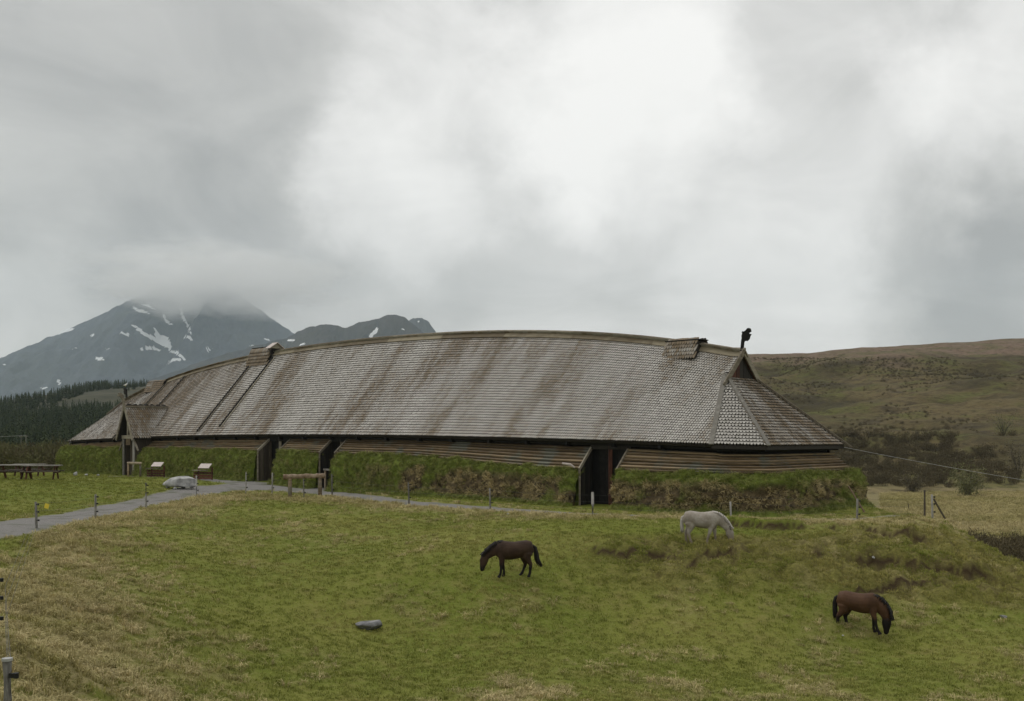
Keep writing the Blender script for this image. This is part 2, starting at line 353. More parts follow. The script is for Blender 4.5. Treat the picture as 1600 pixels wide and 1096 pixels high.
def ground_masks(x, y, h):
    dm, pm = seg_dist(x, y, PATH_MAIN); wm = np.interp(pm, np.arange(len(PW_MAIN)), PW_MAIN)
    wob = (fbm(x * 0.9, y * 0.9, 3, 5) - .5) * 0.7
    path = 1 - sm(dm + wob - wm, -0.15, 0.22)
    dh, _ = seg_dist(x, y, PATH_HOUSE); path = np.maximum(path, 1 - sm(dh + wob - 1.3, -0.2, 0.25))
    df, _ = seg_dist(x, y, FENCE); b = NV[0] * (x - R0[0]) + NV[1] * (y - R0[1])
    past = sm(-h, 0.02, 0.30) * sm(y, 8, 12) * (1 - sm(y, 66, 75)); n = fbm(x * 0.5, y * 0.5, 4, 9); n2 = fbm(x * 1.7, y * 1.7, 3, 11); n3 = fbm(x * 0.16, y * 0.22, 3, 15)
    left = 1 - sm(x + 0.45 * y, -4.0, 0.4)                                   # bank under the left fence
    dry = np.clip(np.exp(-(df / 2.6) ** 2) * 1.15 * np.clip(past + 0.25, 0, 1) + left * past * 1.1 + 0.38 * sm(29 - y, -3, 5) * past * sm(fbm(x * .75, y * .75, 3, 101), .47, .60), 0, 1)
    right = sm(x, 2, 10) * past
    edge = np.exp(-((df - .9) / (1.5 + 1.2 * n)) ** 2) * inside(x, y) * sm(n2, .20, .44)
    dry = np.clip(np.maximum(dry * sm(n, 0.32, 0.54) * (0.55 + 0.45 * sm(n2, 0.3, 0.6)), edge * .9) + 0.16 * sm(n, 0.57, 0.72) * past + 0.20 * right * sm(n2, 0.45, 0.65) * sm(y, 33, 38), 0, 1)
    # trampled terraces on the right-hand bank
    bank = sm(x, 1.5, 6) * sm(y, 36.3, 38.0) * (1 - sm(y, 48, 49.5)) * (1 - sm(x, 26, 30)) * sm(-h, 0.05, 0.2)
    return path, dry, bank, past, n, n2, n3, df
def terr(x, y, h, bank):
    ph = h * 2.6 + (fbm(x * 0.22, y * 0.4, 4, 41) - .5) * 3.6; fr = ph - np.floor(ph)
    on = bank * sm(fbm(x * 0.30, y * 0.45, 4, 77), 0.42, 0.56)
    prof = np.where(fr < 0.80, fr / 0.80 * 0.35, 0.35 + (fr - 0.8) / 0.2 * 0.65) - fr
    riser = on * sm(fr, 0.76, 0.86) * (1 - sm(fr, 0.965, 1.0))
    return on * prof * 0.62, riser * sm(fbm(x * 1.4, y * 1.4, 3, 79), .30, .48)
STEPS = [[(1100,815),(1170,822),(1250,824),(1330,825),(1400,838),(1470,850)], [(900,852),(960,858),(1040,862),(1120,862),(1190,867)], [(1215,838),(1262,857),(1330,868),(1400,876),(1480,888),(1570,905)], [(1290,925),(1380,915),(1460,905),(1560,915)]]
STEPS = [np.array(sorted([tuple(gp(*q)[:2]) for q in st])) for st in STEPS]
def steps(x, y):
    dz = np.zeros(np.shape(x)); cut = np.zeros(np.shape(x))
    for i, st in enumerate(STEPS):
        a = (.50, .38, .58, .25)[i]; yl = np.interp(x, st[:, 0], st[:, 1]) + (fbm(x * .9, x * 0 + i, 3, 211) - .5) * 1.3; sd = y - yl
        inx = sm(x, st[0, 0], st[0, 0] + .8) * (1 - sm(x, st[-1, 0] - .8, st[-1, 0])) * sm(fbm(x * .7 + 9 * i, x * 0, 2, 214), .18, .36)
        dl, _ = seg_dist(x, y + (fbm(x * .9, x * 0 + i, 3, 211) - .5) * -1.3, [tuple(p_) for p_ in st]); sg_ = np.where(sd > 0, 1, -1); cut = np.maximum(cut, inx * (sd < .06) * np.exp(-(dl / .14) ** 2) * sm(fbm(x * 1.6, y * 1.6, 3, 219), .16, .32)); dz = dz + inx * a * .5 * np.tanh(dl * sg_ / .13) * np.exp(-(dl / 1.0) ** 2)
    return dz, cut
def H(x, y, full=False):
    x = np.asarray(x, float); y = np.asarray(y, float); h = H0(x, y)
    path, dry, bank, past, n, n2, n3, df = ground_masks(x, y, h)
    near = (1 - sm(np.hypot(x, y - 35), 40, 75)) * (1 - path)
    dz, riser = terr(x, y, h, bank)
    fg = sm(27.5 - y, -2, 6)
    bil = np.abs(2 * fbm(x * 1.25, y * 1.5, 2, 201) - 1) ** .8; bil2 = np.abs(2 * vn(x * 3.1, y * 3.4, 207) - 1); rough = np.clip(bank + .35 * dry * past, 0, 1)
    dz2, cut = steps(x, y); dz = dz * .5 + dz2; riser = np.maximum(riser * .35, cut); riser = np.maximum(riser, bank * (1 - sm(bil, .03, .09)) * .45)
    tus = rough * ((bil - .35) * .30 + (bil2 - .5) * .10) + (ridged(x * 1.15, y * 1.15, 3, 3) - 0.55) * (0.03 + 0.12 * dry + 0.24 * bank * np.clip(fbm(x * .5, y * .5, 2, 91) * 2 - .3, 0, 1) + 0.10 * fg) * past
    lump = (fbm(x * 2.6, y * 2.6, 3, 21) - .5) * (0.03 + 0.12 * dry + 0.30 * bank + 0.07 * fg) * (0.3 + 0.7 * past)
    roll = (fbm(x * 0.33, y * 0.33, 2, 31) - .5) * 0.24 * past
    z = h + near * (dz + tus + lump + roll)
    if full: return z, dict(path=path, dry=dry, earth=np.clip(riser * 1.2, 0, 1), bank=bank, past=past)
    return z
GZ, gm = H(GX, GY, True)
gdist = np.hypot(GX, GY)
field = sm(GX, 14, 26) * sm(GY, 58, 75) * (1 - sm(-H0(GX, GY), -1, 2) * 0)      # dry meadow of the valley to the right
gm['field'] = np.clip(field, 0, 1)
def ground_mat(t, p):
    P = pos(t); dry = t.attr('dry').outputs['Fac']; earth = t.attr('earth').outputs['Fac']; path = t.attr('path').outputs['Fac']; bank = t.attr('bank').outputs['Fac']; past = t.attr('past').outputs['Fac']; field = t.attr('field').outputs['Fac']
    nf = t.noise(P, 9.0, 6, 0.7); nm = t.noise(P, 1.3, 5, 0.6); nl = t.noise(P, 0.16, 4, 0.55)
    c = t.mix(t.ramp(nl, 0.35, 0.65), (0.125, 0.155, 0.022), (0.170, 0.182, 0.036))
    c = t.mix(t.ramp(nm, 0.44, 0.78), c, (0.180, 0.168, 0.048))
    c = t.mix(t.math('MULTIPLY', t.math('MULTIPLY', t.ramp(nf, 0.42, 0.75), 0.5), past), c, (0.26, 0.225, 0.090))
    c = t.mix(t.math('MULTIPLY', bank, 0.8), c, t.mix(t.ramp(nf, 0.35, 0.65), (0.105, 0.090, 0.030), (0.180, 0.165, 0.046)))
    c = t.mix(t.math('MULTIPLY', dry, t.ramp(nf, 0.2, 0.6)), c, t.mix(t.ramp(nm, 0.35, 0.65), (0.24, 0.195, 0.095), (0.37, 0.31, 0.16)))
    mead = t.mix(t.ramp(t.noise(P, 0.09, 6, 0.68), 0.42, 0.66), (0.215, 0.178, 0.092), (0.150, 0.140, 0.054))
    c = t.mix(field, c, mead)
    c = t.mix(t.math('MULTIPLY', t.ramp(nf, 0.50, 0.30), 0.35), c, (0.060, 0.062, 0.016))
    c = t.mix(t.math('MULTIPLY', earth, t.ramp(nf, 0.15, 0.5)), c, t.mix(nf, (0.030, 0.019, 0.011), (0.075, 0.050, 0.030)))
    grav = t.mix(t.ramp(t.noise(P, 26, 3, 0.7), 0.3, 0.7), (0.142, 0.136, 0.129), (0.262, 0.252, 0.240))
    grav = t.mix(t.ramp(t.noise(P, 0.7, 4, 0.6), 0.5, 0.7), grav, (0.13, 0.135, 0.105))
    c = t.mix(path, c, grav)
    t.l.new(c, p.inputs['Base Color']); bump(t, p, t.math('ADD', nf, t.math('MULTIPLY', nm, 0.7)), 0.8, 0.06)
M['ground'] = material('pasture_ground', ground_mat, 0.95, 0.1)
me = mesh_np('ground', np.stack([GX, GY, GZ], -1), grid_faces(len(gx), len(gy)), [M['ground']], True, gm)
tag(link('ground', me), kind='structure')

# ------------------------------------------------------------------ right-hand hillside
hx = np.linspace(-30, 520, 260); hy = np.linspace(125, 760, 230); X2, Y2 = np.meshgrid(hx, hy, indexing='ij'); X2 = X2.ravel(); Y2 = Y2.ravel()
def hill_h(x, y):
    pxc = 800 + x / y * FPX
    top = np.interp(pxc, [900, 1165, 1260, 1350, 1450, 1600, 1900], [560, 553, 551, 543, 537, 529, 520])
    zt = CAMZ + (HOR - top) / FPX * 560
    t = np.clip((y - 150) / 410, 0, 1.6); prof = np.where(t < 1, 0.30 * t + 0.98 * t ** 1.5 - 0.28 * t ** 3, 1 - 0.25 * (t - 1))
    z = -5.2 + (zt + 5.2) * prof
    z = z + (fbm(x * 0.012, y * 0.018, 4, 3) - .5) * 14 * sm(t, 0.05, 0.4) * (1 - sm(t, 0.75, 0.98)) + (fbm(x * 0.06, y * 0.06, 4, 8) - .5) * 5.0 * sm(t, 0, 0.15) * (1 - 0.7 * sm(t, 0.8, 1.0)) + (fbm(x * .025, y * .05, 3, 12) - .5) * 2.0
    edge = sm(x, -30, 20) * (1 - sm(x, 470, 520)) * sm(y, 125, 150)
    return z * edge - 9 * (1 - edge)
Z2 = hill_h(X2, Y2)
def hill_mat(t, p):
    P = pos(t); mp = t.n('ShaderNodeMapping', {0: P, 3: (1, 1, 2.2)}).outputs[0]
    n1 = t.noise(mp, 0.018, 6, 0.62, 0.4); n2 = t.noise(mp, 0.07, 6, 0.68); n3 = t.noise(mp, 0.35, 6, 0.75)
    z = t.n('ShaderNodeSeparateXYZ', {0: P}).outputs[2]
    c = t.mix(t.ramp(n1, 0.36, 0.62), (0.062, 0.054, 0.026), (0.128, 0.100, 0.050))
    c = t.mix(t.ramp(n2, 0.47, 0.70), c, (0.100, 0.102, 0.034))
    c = t.mix(t.math('MULTIPLY', t.ramp(n2, 0.50, 0.34), 0.75), c, (0.044, 0.036, 0.024))
    heath = t.mix(t.ramp(n2, 0.42, 0.62), (0.180, 0.130, 0.095), (0.130, 0.112, 0.062))
    f = t.ramp(t.math('ADD', z, t.math('MULTIPLY', t.math('SUBTRACT', n1, 0.5), 30)), 31, 41)
    c = t.mix(f, c, heath)
    low = t.ramp(t.math('ADD', z, t.math('MULTIPLY', t.math('SUBTRACT', n2, 0.5), 6)), -1.0, -3.6)
    c = t.mix(low, c, t.mix(t.ramp(n2, 0.4, 0.6), (0.210, 0.172, 0.090), (0.140, 0.132, 0.052)))
    c = t.mix(t.math('MULTIPLY', t.ramp(n3, 0.54, 0.34), 0.65), c, (0.030, 0.025, 0.016))
    c = t.mix(t.math('MULTIPLY', t.ramp(n3, 0.58, 0.74), 0.6), c, (0.19, 0.165, 0.105))
    t.l.new(c, p.inputs['Base Color']); bump(t, p, t.math('ADD', n3, n2), 0.9, 0.6)
M['hill'] = material('moorland', hill_mat, 0.95, 0.08)
me = mesh_np('hillside', np.stack([X2, Y2, Z2], -1), grid_faces(len(hx), len(hy)), [M['hill']], True)
tag(link('hillside', me), kind='structure')

# ------------------------------------------------------------------ left hill that carries the spruce wood
fx = np.linspace(-760, 60, 150); fy = np.linspace(200, 1300, 140); X3, Y3 = np.meshgrid(fx, fy, indexing='ij'); X3 = X3.ravel(); Y3 = Y3.ravel()
def fhill(x, y):
    pxc = 800 + x / y * FPX
    top = np.interp(pxc, [-300, 0, 60, 100, 150, 230, 330, 500], [640, 628, 620, 612, 606, 603, 612, 650])
    zt = CAMZ + (HOR - top) / FPX * 880; t = np.clip((y - 270) / 610, 0, 1.7); prof = np.where(t < 1, t * t * (2.1 - 1.1 * t), 1 - 0.5 * (t - 1))
    z = -1.6 + (zt + 1.6) * prof + (fbm(x * 0.01, y * 0.01, 4, 61) - .5) * 10 * sm(t, 0.05, 0.4) * (1 - sm(t, .8, 1))
    edge = sm(x, -760, -690) * (1 - sm(x, -40, 40)) * sm(y, 200, 250); return z * edge - 6 * (1 - edge)
Z3 = fhill(X3, Y3)
me = mesh_np('forest_hill', np.stack([X3, Y3, Z3], -1), grid_faces(len(fx), len(fy)), [plain('forest_floor', (0.024, 0.028, 0.014), (0.062, 0.058, 0.030), 0.03, 0.95, 0.5)], True)
tag(link('forest_hill', me), kind='structure')

# ------------------------------------------------------------------ mountains
SNOW_A = [  # strokes of old snow: polyline in photograph pixels, half widths
    ([(205,507),(222,519),(237,528),(252,536),(266,543)], [1.5,3,3,3.5,2]), ([(241,512),(246,526),(258,531),(264,541)], [1,4,6,4]), ([(220,545),(232,543),(246,547),(253,549)], [2,3.5,2.5,1]),
    ([(266,548),(274,551),(282,555),(288,561)], [2,3,2.5,1.5]), ([(262,566),(274,562),(286,562)], [1.5,2.5,1.5]), ([(207,480),(216,485),(233,490)], [1.5,3,1.2]), ([(222,476),(232,478),(243,485)], [1,2,1]),
    ([(255,490),(259,501),(266,507),(272,510)], [1.5,2,1.5,1]), ([(282,478),(285,494),(293,508),(297,519)], [1.5,2,2,1.5]), ([(289,525),(300,530)], [2,2]), ([(153,560),(160,562)], [3,2.5]),
    ([(165,543),(172,549)], [1.2,1.2]), ([(80,526),(92,521),(104,517),(116,513)], [1,2.5,2.5,1]), ([(87,598),(94,595),(93,601)], [1.5,1.5,2]), ([(65,607),(74,605)], [2,1.5]), ([(189,519),(195,523),(206,522)], [1.2,1.6,1]),
    ([(143,525),(148,523)], [1.6,1.6]), ([(205,557),(206,557)], [1.5,1.5]), ([(113,546),(121,545)], [1,1]), ([(5,570),(8,569)], [1,1]), ([(15,550),(28,542)], [.8,1.2]), ([(131,582),(133,582)],[1,1]), ([(324,547),(332,546)],[1,1.4]),
    ([(392,541),(399,540)], [1.6,1.2]), ([(394,549),(397,546)], [1.6,1.6]), ([(414,530),(420,531)], [1,1.4])]
SNOW_B = [([(450,532),(460,532)], [1.5,1.7]), ([(468,539),(475,537)], [1,1.5]), ([(580,527),(586,520),(589,515)], [2.5,3.5,2.5]), ([(629,514),(631,515)], [1.2,1.2]), ([(425,538),(428,536)], [1,1])]
def mountain(name, prof, d, depth, snow, seed, cols, nx=330, nyf=150):
    pp = np.array(prof, float); xs = (np.linspace(pp[0, 0], pp[-1, 0], nx) - 800) / FPX * d
    yy = np.concatenate([np.linspace(-1, 0, nyf), np.linspace(0.06, 1, 24)])
    X, V = np.meshgrid(xs, yy, indexing='ij'); pxc = 800 + X / d * FPX
    hr = (HOR - np.interp(pxc, pp[:, 0], pp[:, 1])) / FPX * d + CAMZ
    hr = hr + (fbm(X * 0.012, X * 0 + 2.2, 5, seed, .6) - .5) * d * 0.0060
    f = np.where(V < 0, (1 + V) ** 1.15, (1 - V) ** 1.3); Y = d + V * depth
    Z = hr * f * (d + V * depth * 0.0) / d
    rg = ridged(X * 0.0042, Y * 0.0016, 7, seed + 3) - .55; env = np.sin(np.pi * np.clip(1 + V, 0, 1)) ** 0.8 * (V < 0)
    Z = Z + rg * env * 0.34 * np.maximum(hr, 60)
    pyv = HOR - (Z - CAMZ) / Y * FPX; pxv = 800 + X / Y * FPX; sn = np.zeros_like(X)
    wob = (fbm(X * .02, Z * .02 + Y * .005, 4, 7) - .5) * 5
    for pts, wd in snow:
        dist, par = seg_dist(pxv + wob * .5, pyv + wob * .6, pts); w = np.interp(par, np.arange(len(wd)), wd); sn = np.maximum(sn, 1 - sm(dist - w, -0.9, 0.5))
    def mm(t, p):
        P = pos(t); n = t.noise(t.n('ShaderNodeMapping', {0: P, 3: (1, .35, .4)}).outputs[0], 0.016, 8, 0.72); n2 = t.noise(P, 0.0025, 5, 0.6)
        c = t.mix(t.ramp(n, 0.35, 0.65), cols[0], cols[1]); c = t.mix(t.ramp(n2, 0.45, 0.65), c, cols[2])
        c = t.mix(t.ramp(t.attr('snow').outputs['Fac'], 0.35, 0.65), c, (0.80, 0.82, 0.84)); t.l.new(c, p.inputs['Base Color']); bump(t, p, n, 1.0, 30)
    me = mesh_np(name, np.stack([X.ravel(), Y.ravel(), Z.ravel()], -1), grid_faces(nx, len(yy)), [material(name + '_rock', mm, 0.95, 0.05)], True, {'snow': sn.ravel()})
    return tag(link(name, me), kind='structure')
mountain('mountain', [(-420,690),(-200,640),(0,562),(100,517),(160,491),(195,472),(230,458),(280,446),(320,452),(350,446),(390,470),(430,500),(462,522),(520,552),(600,600),(700,660)], 6200, 1500, SNOW_A, 5, [(0.070, 0.086, 0.108), (0.112, 0.130, 0.155), (0.090, 0.106, 0.118)])  # rock colours tinted blue: part of the distance haze is painted in
mountain('mountain', [(120,684),(200,612),(240,592),(300,570),(350,555),(400,540),(450,526),(475,514),(500,508),(520,508),(540,512),(560,506),(590,500),(605,494),(620,493),(632,497),(650,512),(690,540),(760,580),(900,650)], 4600, 1100, SNOW_B, 11, [(0.036, 0.040, 0.046), (0.068, 0.068, 0.068), (0.058, 0.056, 0.046)])
mountain('mountain', [(560,600),(600,530),(630,506),(645,498),(660,497),(670,503),(678,516),(690,535),(740,600)], 5600, 700, [([(652,504),(655,503)], [.8,.8])], 23, [(0.055, 0.062, 0.070), (0.090, 0.098, 0.104), (0.070, 0.080, 0.074)], 120, 60)

# ------------------------------------------------------------------ instanced vegetation (kind = stuff)
def tuft_mesh(name, n, h, spread, wdt, lean, mat, seed, droop=0.0):
    r = np.random.default_rng(seed); V = []; F3 = []; F4 = []; tip = []
    for i in range(n):
        a = r.uniform(0, 6.283); q = spread * math.sqrt(r.uniform()); bx, by = q * math.cos(a), q * math.sin(a)
        la = a + r.normal(0, 0.8); ln = lean * r.uniform(0.3, 1.3); hh = h * r.uniform(0.55, 1.2); w = wdt * r.uniform(0.6, 1.2)
        wx, wy = -math.sin(la + r.normal(0, .5)) * w, math.cos(la) * w; dx, dy = math.cos(la), math.sin(la)
        z1 = hh * 0.6; z2 = hh * (1 - droop * r.uniform(0.3, 1.0)); k = len(V)
        V += [(bx - wx, by - wy, -0.02), (bx + wx, by + wy, -0.02), (bx + dx * ln * .35 * h + wx * .8, by + dy * ln * .35 * h + wy * .8, z1), (bx + dx * ln * .35 * h - wx * .8, by + dy * ln * .35 * h - wy * .8, z1), (bx + dx * ln * h, by + dy * ln * h, z2)]
        F4.append((k, k + 1, k + 2, k + 3)); F3.append((k + 3, k + 2, k + 4)); tip += [0, 0, .6, .6, 1]
    me = mesh_np(name, V, [np.array(F4), np.array(F3)], [mat], False, {'tip': np.array(tip)}); return bpy.data.objects.new(name, me)
def scatter(name, protos, P, rot, scl, tint, parent=None, label=None, cat=None):
    """one 'stuff' object: points with rotation, scale and tint that carry instances of the prototypes"""
    n = len(P); P = np.asarray(P, float); org = ORG[parent] if parent is not None else np.zeros(3)
    me = mesh_np(name, P - org, [], [], False, {'rot': rot, 'scl': np.asarray(scl, float), 'tint': tint})
    var = rng.integers(0, len(protos), n); at = me.attributes.new('var', 'INT', 'POINT'); at.data.foreach_set('value', var.astype(np.int32))
    o = link(name, me, parent); g = bpy.data.node_groups.new(name + '_instances', 'GeometryNodeTree')
    g.interface.new_socket('Geometry', in_out='INPUT', socket_type='NodeSocketGeometry'); g.interface.new_socket('Geometry', in_out='OUTPUT', socket_type='NodeSocketGeometry')
    t = NT(g); gi = t.n('NodeGroupInput'); go = t.n('NodeGroupOutput'); jn = t.n('GeometryNodeJoinGeometry')
    def na(nm, ty): return t.n('GeometryNodeInputNamedAttribute', {'Name': nm}, data_type=ty).outputs[0]
    for i, pr in enumerate(protos):
        oi = t.n('GeometryNodeObjectInfo', {'Object': pr, 'As Instance': True})
        cm = t.n('FunctionNodeCompare', data_type='INT', operation='EQUAL'); t.l.new(na('var', 'INT'), cm.inputs[2]); cm.inputs[3].default_value = i
        ip = t.n('GeometryNodeInstanceOnPoints', {'Points': gi.outputs[0], 'Selection': cm.outputs[0], 'Instance': oi.outputs['Geometry'], 'Rotation': na('rot', 'FLOAT_VECTOR'), 'Scale': na('scl', 'FLOAT')})
        t.l.new(ip.outputs[0], jn.inputs[0])
    t.l.new(jn.outputs[0], go.inputs[0]); md = o.modifiers.new('instances', 'NODES'); md.node_group = g
    o['kind'] = 'stuff'
    if label: o['label'] = label
    if cat and parent is None: o['category'] = cat
    return o
def blade_mat(name, green, dry, tipc=None):
    def fn(t, p):
        ti = t.attr('tint', 'INSTANCER').outputs['Fac']; rnd = t.n('ShaderNodeObjectInfo').outputs['Random']; tip = t.attr('tip').outputs['Fac']
        f = t.math('ADD', ti, t.math('MULTIPLY', t.math('SUBTRACT', rnd, 0.5), 0.35), clamp=True); c = t.mix(f, green, dry)
        c = t.mix(t.math('MULTIPLY', tip, 0.35), c, tipc or dry)
        c = t.mix(1.0, c, t.mix(t.n('ShaderNodeObjectInfo').outputs['Random'], (0.72, 0.72, 0.72), (1.18, 1.18, 1.18)), 'MULTIPLY')
        t.l.new(c, p.inputs['Base Color'])
    return material(name, fn, 0.8, 0.15)
M['blade'] = blade_mat('grass_blades', (0.190, 0.228, 0.036), (0.37, 0.32, 0.115))
M['straw'] = blade_mat('dry_grass_blades', (0.27, 0.25, 0.075), (0.50, 0.415, 0.215), (0.52, 0.44, 0.25))
M['turfblade'] = blade_mat('turf_wall_grass', (0.145, 0.195, 0.028), (0.42, 0.34, 0.175))
TUFT_G = [tuft_mesh('grass_tuft', 16, 0.085, 0.13, 0.0075, 0.7, M['blade'], s, 0.2) for s in range(3)]
TUFT_D = [tuft_mesh('straw_tuft', 22, 0.19, 0.13, 0.007, 1.15, M['straw'], 20 + s, 0.75) for s in range(4)]
TUFT_W = [tuft_mesh('wall_tuft', 18, 0.22, 0.12, 0.010, 0.9, M['turfblade'], 40 + s, 0.4) for s in range(3)]
# --- points on the ground inside a wedge a little wider than the view
def wedge(n, d0, d1):
    d = np.sqrt(rng.uniform(d0 * d0, d1 * d1, n)); x = rng.uniform(-0.60, 0.60, n) * d; return x, d
xs, ys = [], []
for d0, d1, dens in ((15, 24, 55), (24, 32, 46), (32, 42, 34), (42, 52, 24), (52, 72, 12), (72, 96, 5)):
    a, b = wedge(int(dens * 0.6 * (d1 * d1 - d0 * d0)), d0, d1); xs.append(a); ys.append(b)
gxp = np.concatenate(xs); gyp = np.concatenate(ys)
gz, gmk = H(gxp, gyp, True)
hb = NV[0] * (gxp - R0[0]) + NV[1] * (gyp - R0[1]); hs = U[0] * (gxp - R0[0]) + U[1] * (gyp - R0[1])
inhouse = (hb < be(hs) + 1.2) & (hb > -9) & (hs > -6.2) & (hs < L + 6)
keep = (gmk['path'] < 0.35) & (gmk['earth'] < 0.6) & ~inhouse
keep = keep & ~((gmk['bank'] > .4) & (rng.uniform(size=len(gxp)) < .75)); isd = keep & (rng.uniform(size=len(gxp)) < np.clip(gmk['dry'] * 1.1, 0, 0.85)); isg = keep & ~isd
def put_ground(name, sel, protos, s0, s1, tint, label):
    n = sel.sum(); rot = np.stack([rng.normal(0, .12, n), rng.normal(0, .12, n), rng.uniform(0, 6.283, n)], -1)
    far = 1 + 0.5 * sm(gyp[sel], 40, 80)
    return scatter(name, protos, np.stack([gxp[sel], gyp[sel], gz[sel] - 0.005], -1), rot, rng.uniform(s0, s1, n) * far, tint, None, label, 'grass')
tg = np.clip(fbm(gxp * .35, gyp * .35, 3, 55) * 1.5 - 0.66 + 0.45 * gmk['dry'] + 0.25 * gmk['bank'] - 0.25 * (1 - gmk['past']), 0, 1)
lawn = (1 - gmk['past'][isg]) 
put_ground('pasture_grass', isg, TUFT_G, 0.5, 1.15, tg[isg], 'short grazed green grass covering the pasture and lawn')
put_ground('dry_grass', isd, TUFT_D, 0.55, 1.25, np.clip(fbm(gxp * .8, gyp * .8, 3, 65) * 1.7 - .35, 0, 1)[isd], 'long dry straw coloured grass on the banks and tussocks')

# hummocks of tight turf on the trampled bank
n = 34000; bx_ = rng.uniform(1.5, 29, n); by_ = rng.uniform(35.8, 50, n); bz_, bmk = H(bx_, by_, True); hm = vn(bx_ * 2.6, by_ * 3.0, 301) * .65 + vn(bx_ * 6, by_ * 6, 302) * .35
k = (rng.uniform(size=n) < bmk['bank'] * sm(hm, .40, .52)) & (bmk['path'] < .3) & (bmk['earth'] < .55); n = k.sum()
scatter('bank_turf', TUFT_G, np.column_stack([bx_[k], by_[k], bz_[k] + .05 * sm(hm[k], .5, .8)]), np.column_stack([rng.normal(0, .25, (n, 2)), rng.uniform(0, 6.283, n)]), rng.uniform(.55, 1.25, n), np.clip(fbm(bx_[k] * .5, by_[k] * .5, 3, 305) * 1.3 - .25, 0, 1), None, 'tight yellow green turf hummocks on the trampled bank', 'grass')
# ------------------------------------------------------------------ longhouse
origin = hp(L / 2, 0, 0.0)
house = thing('longhouse', origin, 'very long wooden hall with grey shingled bow-ridged roof and dragon head gable', 'building')
def shingle_mat(t, p):
    st = t.attr('st'); v = st.outputs['Vector']; rnd = t.attr('rnd').outputs['Fac']
    sx = t.n('ShaderNodeSeparateXYZ', {0: v}); s_, t_ = sx.outputs[0], sx.outputs[1]
    cv = t.n('ShaderNodeCombineXYZ', {0: t.math('MULTIPLY', s_, 0.30), 1: t.math('MULTIPLY', t_, 0.9), 2: 0.0}).outputs[0]
    cv2 = t.n('ShaderNodeCombineXYZ', {0: t.math('MULTIPLY', s_, 0.11), 1: t.math('MULTIPLY', t_, 0.6), 2: 4.0}).outputs[0]
    cv3 = t.n('ShaderNodeCombineXYZ', {0: t.math('MULTIPLY', s_, 1.9), 1: t.math('MULTIPLY', t_, 2.5), 2: 9.0}).outputs[0]
    n1 = t.noise(cv, 1.0, 4, 0.6); n2 = t.noise(cv2, 1.0, 3, 0.5); n3 = t.noise(cv3, 1.0, 3, 0.6)
    grey = t.mix(rnd, (0.40, 0.382, 0.348), (0.53, 0.51, 0.47)); brown = t.mix(rnd, (0.115, 0.082, 0.044), (0.205, 0.150, 0.086))
    far = t.ramp(s_, 30, 64)
    f = t.math('ADD', t.math('MULTIPLY', n1, 0.70), t.math('MULTIPLY', n3, 0.30)); f = t.math('ADD', f, t.math('MULTIPLY', t.math('SUBTRACT', n2, 0.5), 0.35)); f = t.math('ADD', f, t.math('MULTIPLY', far, 0.09))
    f = t.math('ADD', f, t.math('MULTIPLY', t.math('SUBTRACT', rnd, 0.5), 0.10)); f = t.math('ADD', f, t.attr('age').outputs['Fac'])
    c = t.mix(t.ramp(f, 0.42, 0.67), grey, brown)
    c = t.mix(t.math('MULTIPLY', t.ramp(t.noise(pos(t), 2.3, 4, 0.65), 0.60, 0.72), 0.45), c, (0.095, 0.105, 0.045))
    g = t.noise(pos(t), 40, 3, 0.6); c = t.mix(t.math('MULTIPLY', g, 0.25), c, (0.07, 0.06, 0.05)); c = t.mix(t.math('MULTIPLY', t.attr('butt').outputs['Fac'], 0.95), c, (0.042, 0.035, 0.028)); t.l.new(c, p.inputs['Base Color'])  # butt ends near black: dark end grain, plus painted-in shadow between the courses
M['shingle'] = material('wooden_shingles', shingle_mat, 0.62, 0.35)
def shingle_verts(P, X, Y, Z, w, ex, seed):
    """P,X,Y,Z (n,3): lower-centre point, along-row, up-slope, outward. Ten points each, rounded tongue, thick butt."""
    r = np.random.default_rng(seed); n = len(P); jw = r.uniform(0.93, 1.02, n)[:, None]; jl = r.normal(0, 0.008, n)[:, None]; tilt = r.normal(0, 0.004, n)[:, None]
    L_ = ex * 1.75; h0 = 0.104 + r.uniform(0, 0.016, n)[:, None]; th = 0.092
    out = [(-.5, L_, 0), (.5, L_, 0), (.5, ex * .48, 1), (.24, ex * .02, 1), (-.24, ex * .02, 1), (-.5, ex * .48, 1)]
    V = []
    for lay in (0, 1):
        for (a, b, k) in (out if lay == 0 else out[2:]):
            V.append(P + X * (a * w * jw) + Y * (b + jl) + Z * ((h0 + tilt * a * 2 if k else 0.012) - (th if lay else 0)))
    V += V[2:6]; V = np.stack(V, 1)
    F6 = [[0, 5, 4, 3, 2, 1]]; F4 = [[10, 11, 7, 6], [11, 12, 8, 7], [12, 13, 9, 8]]; F3 = [[1, 10, 6], [0, 9, 13]]
    return V, np.array(F6), np.array(F4), np.array(F3)
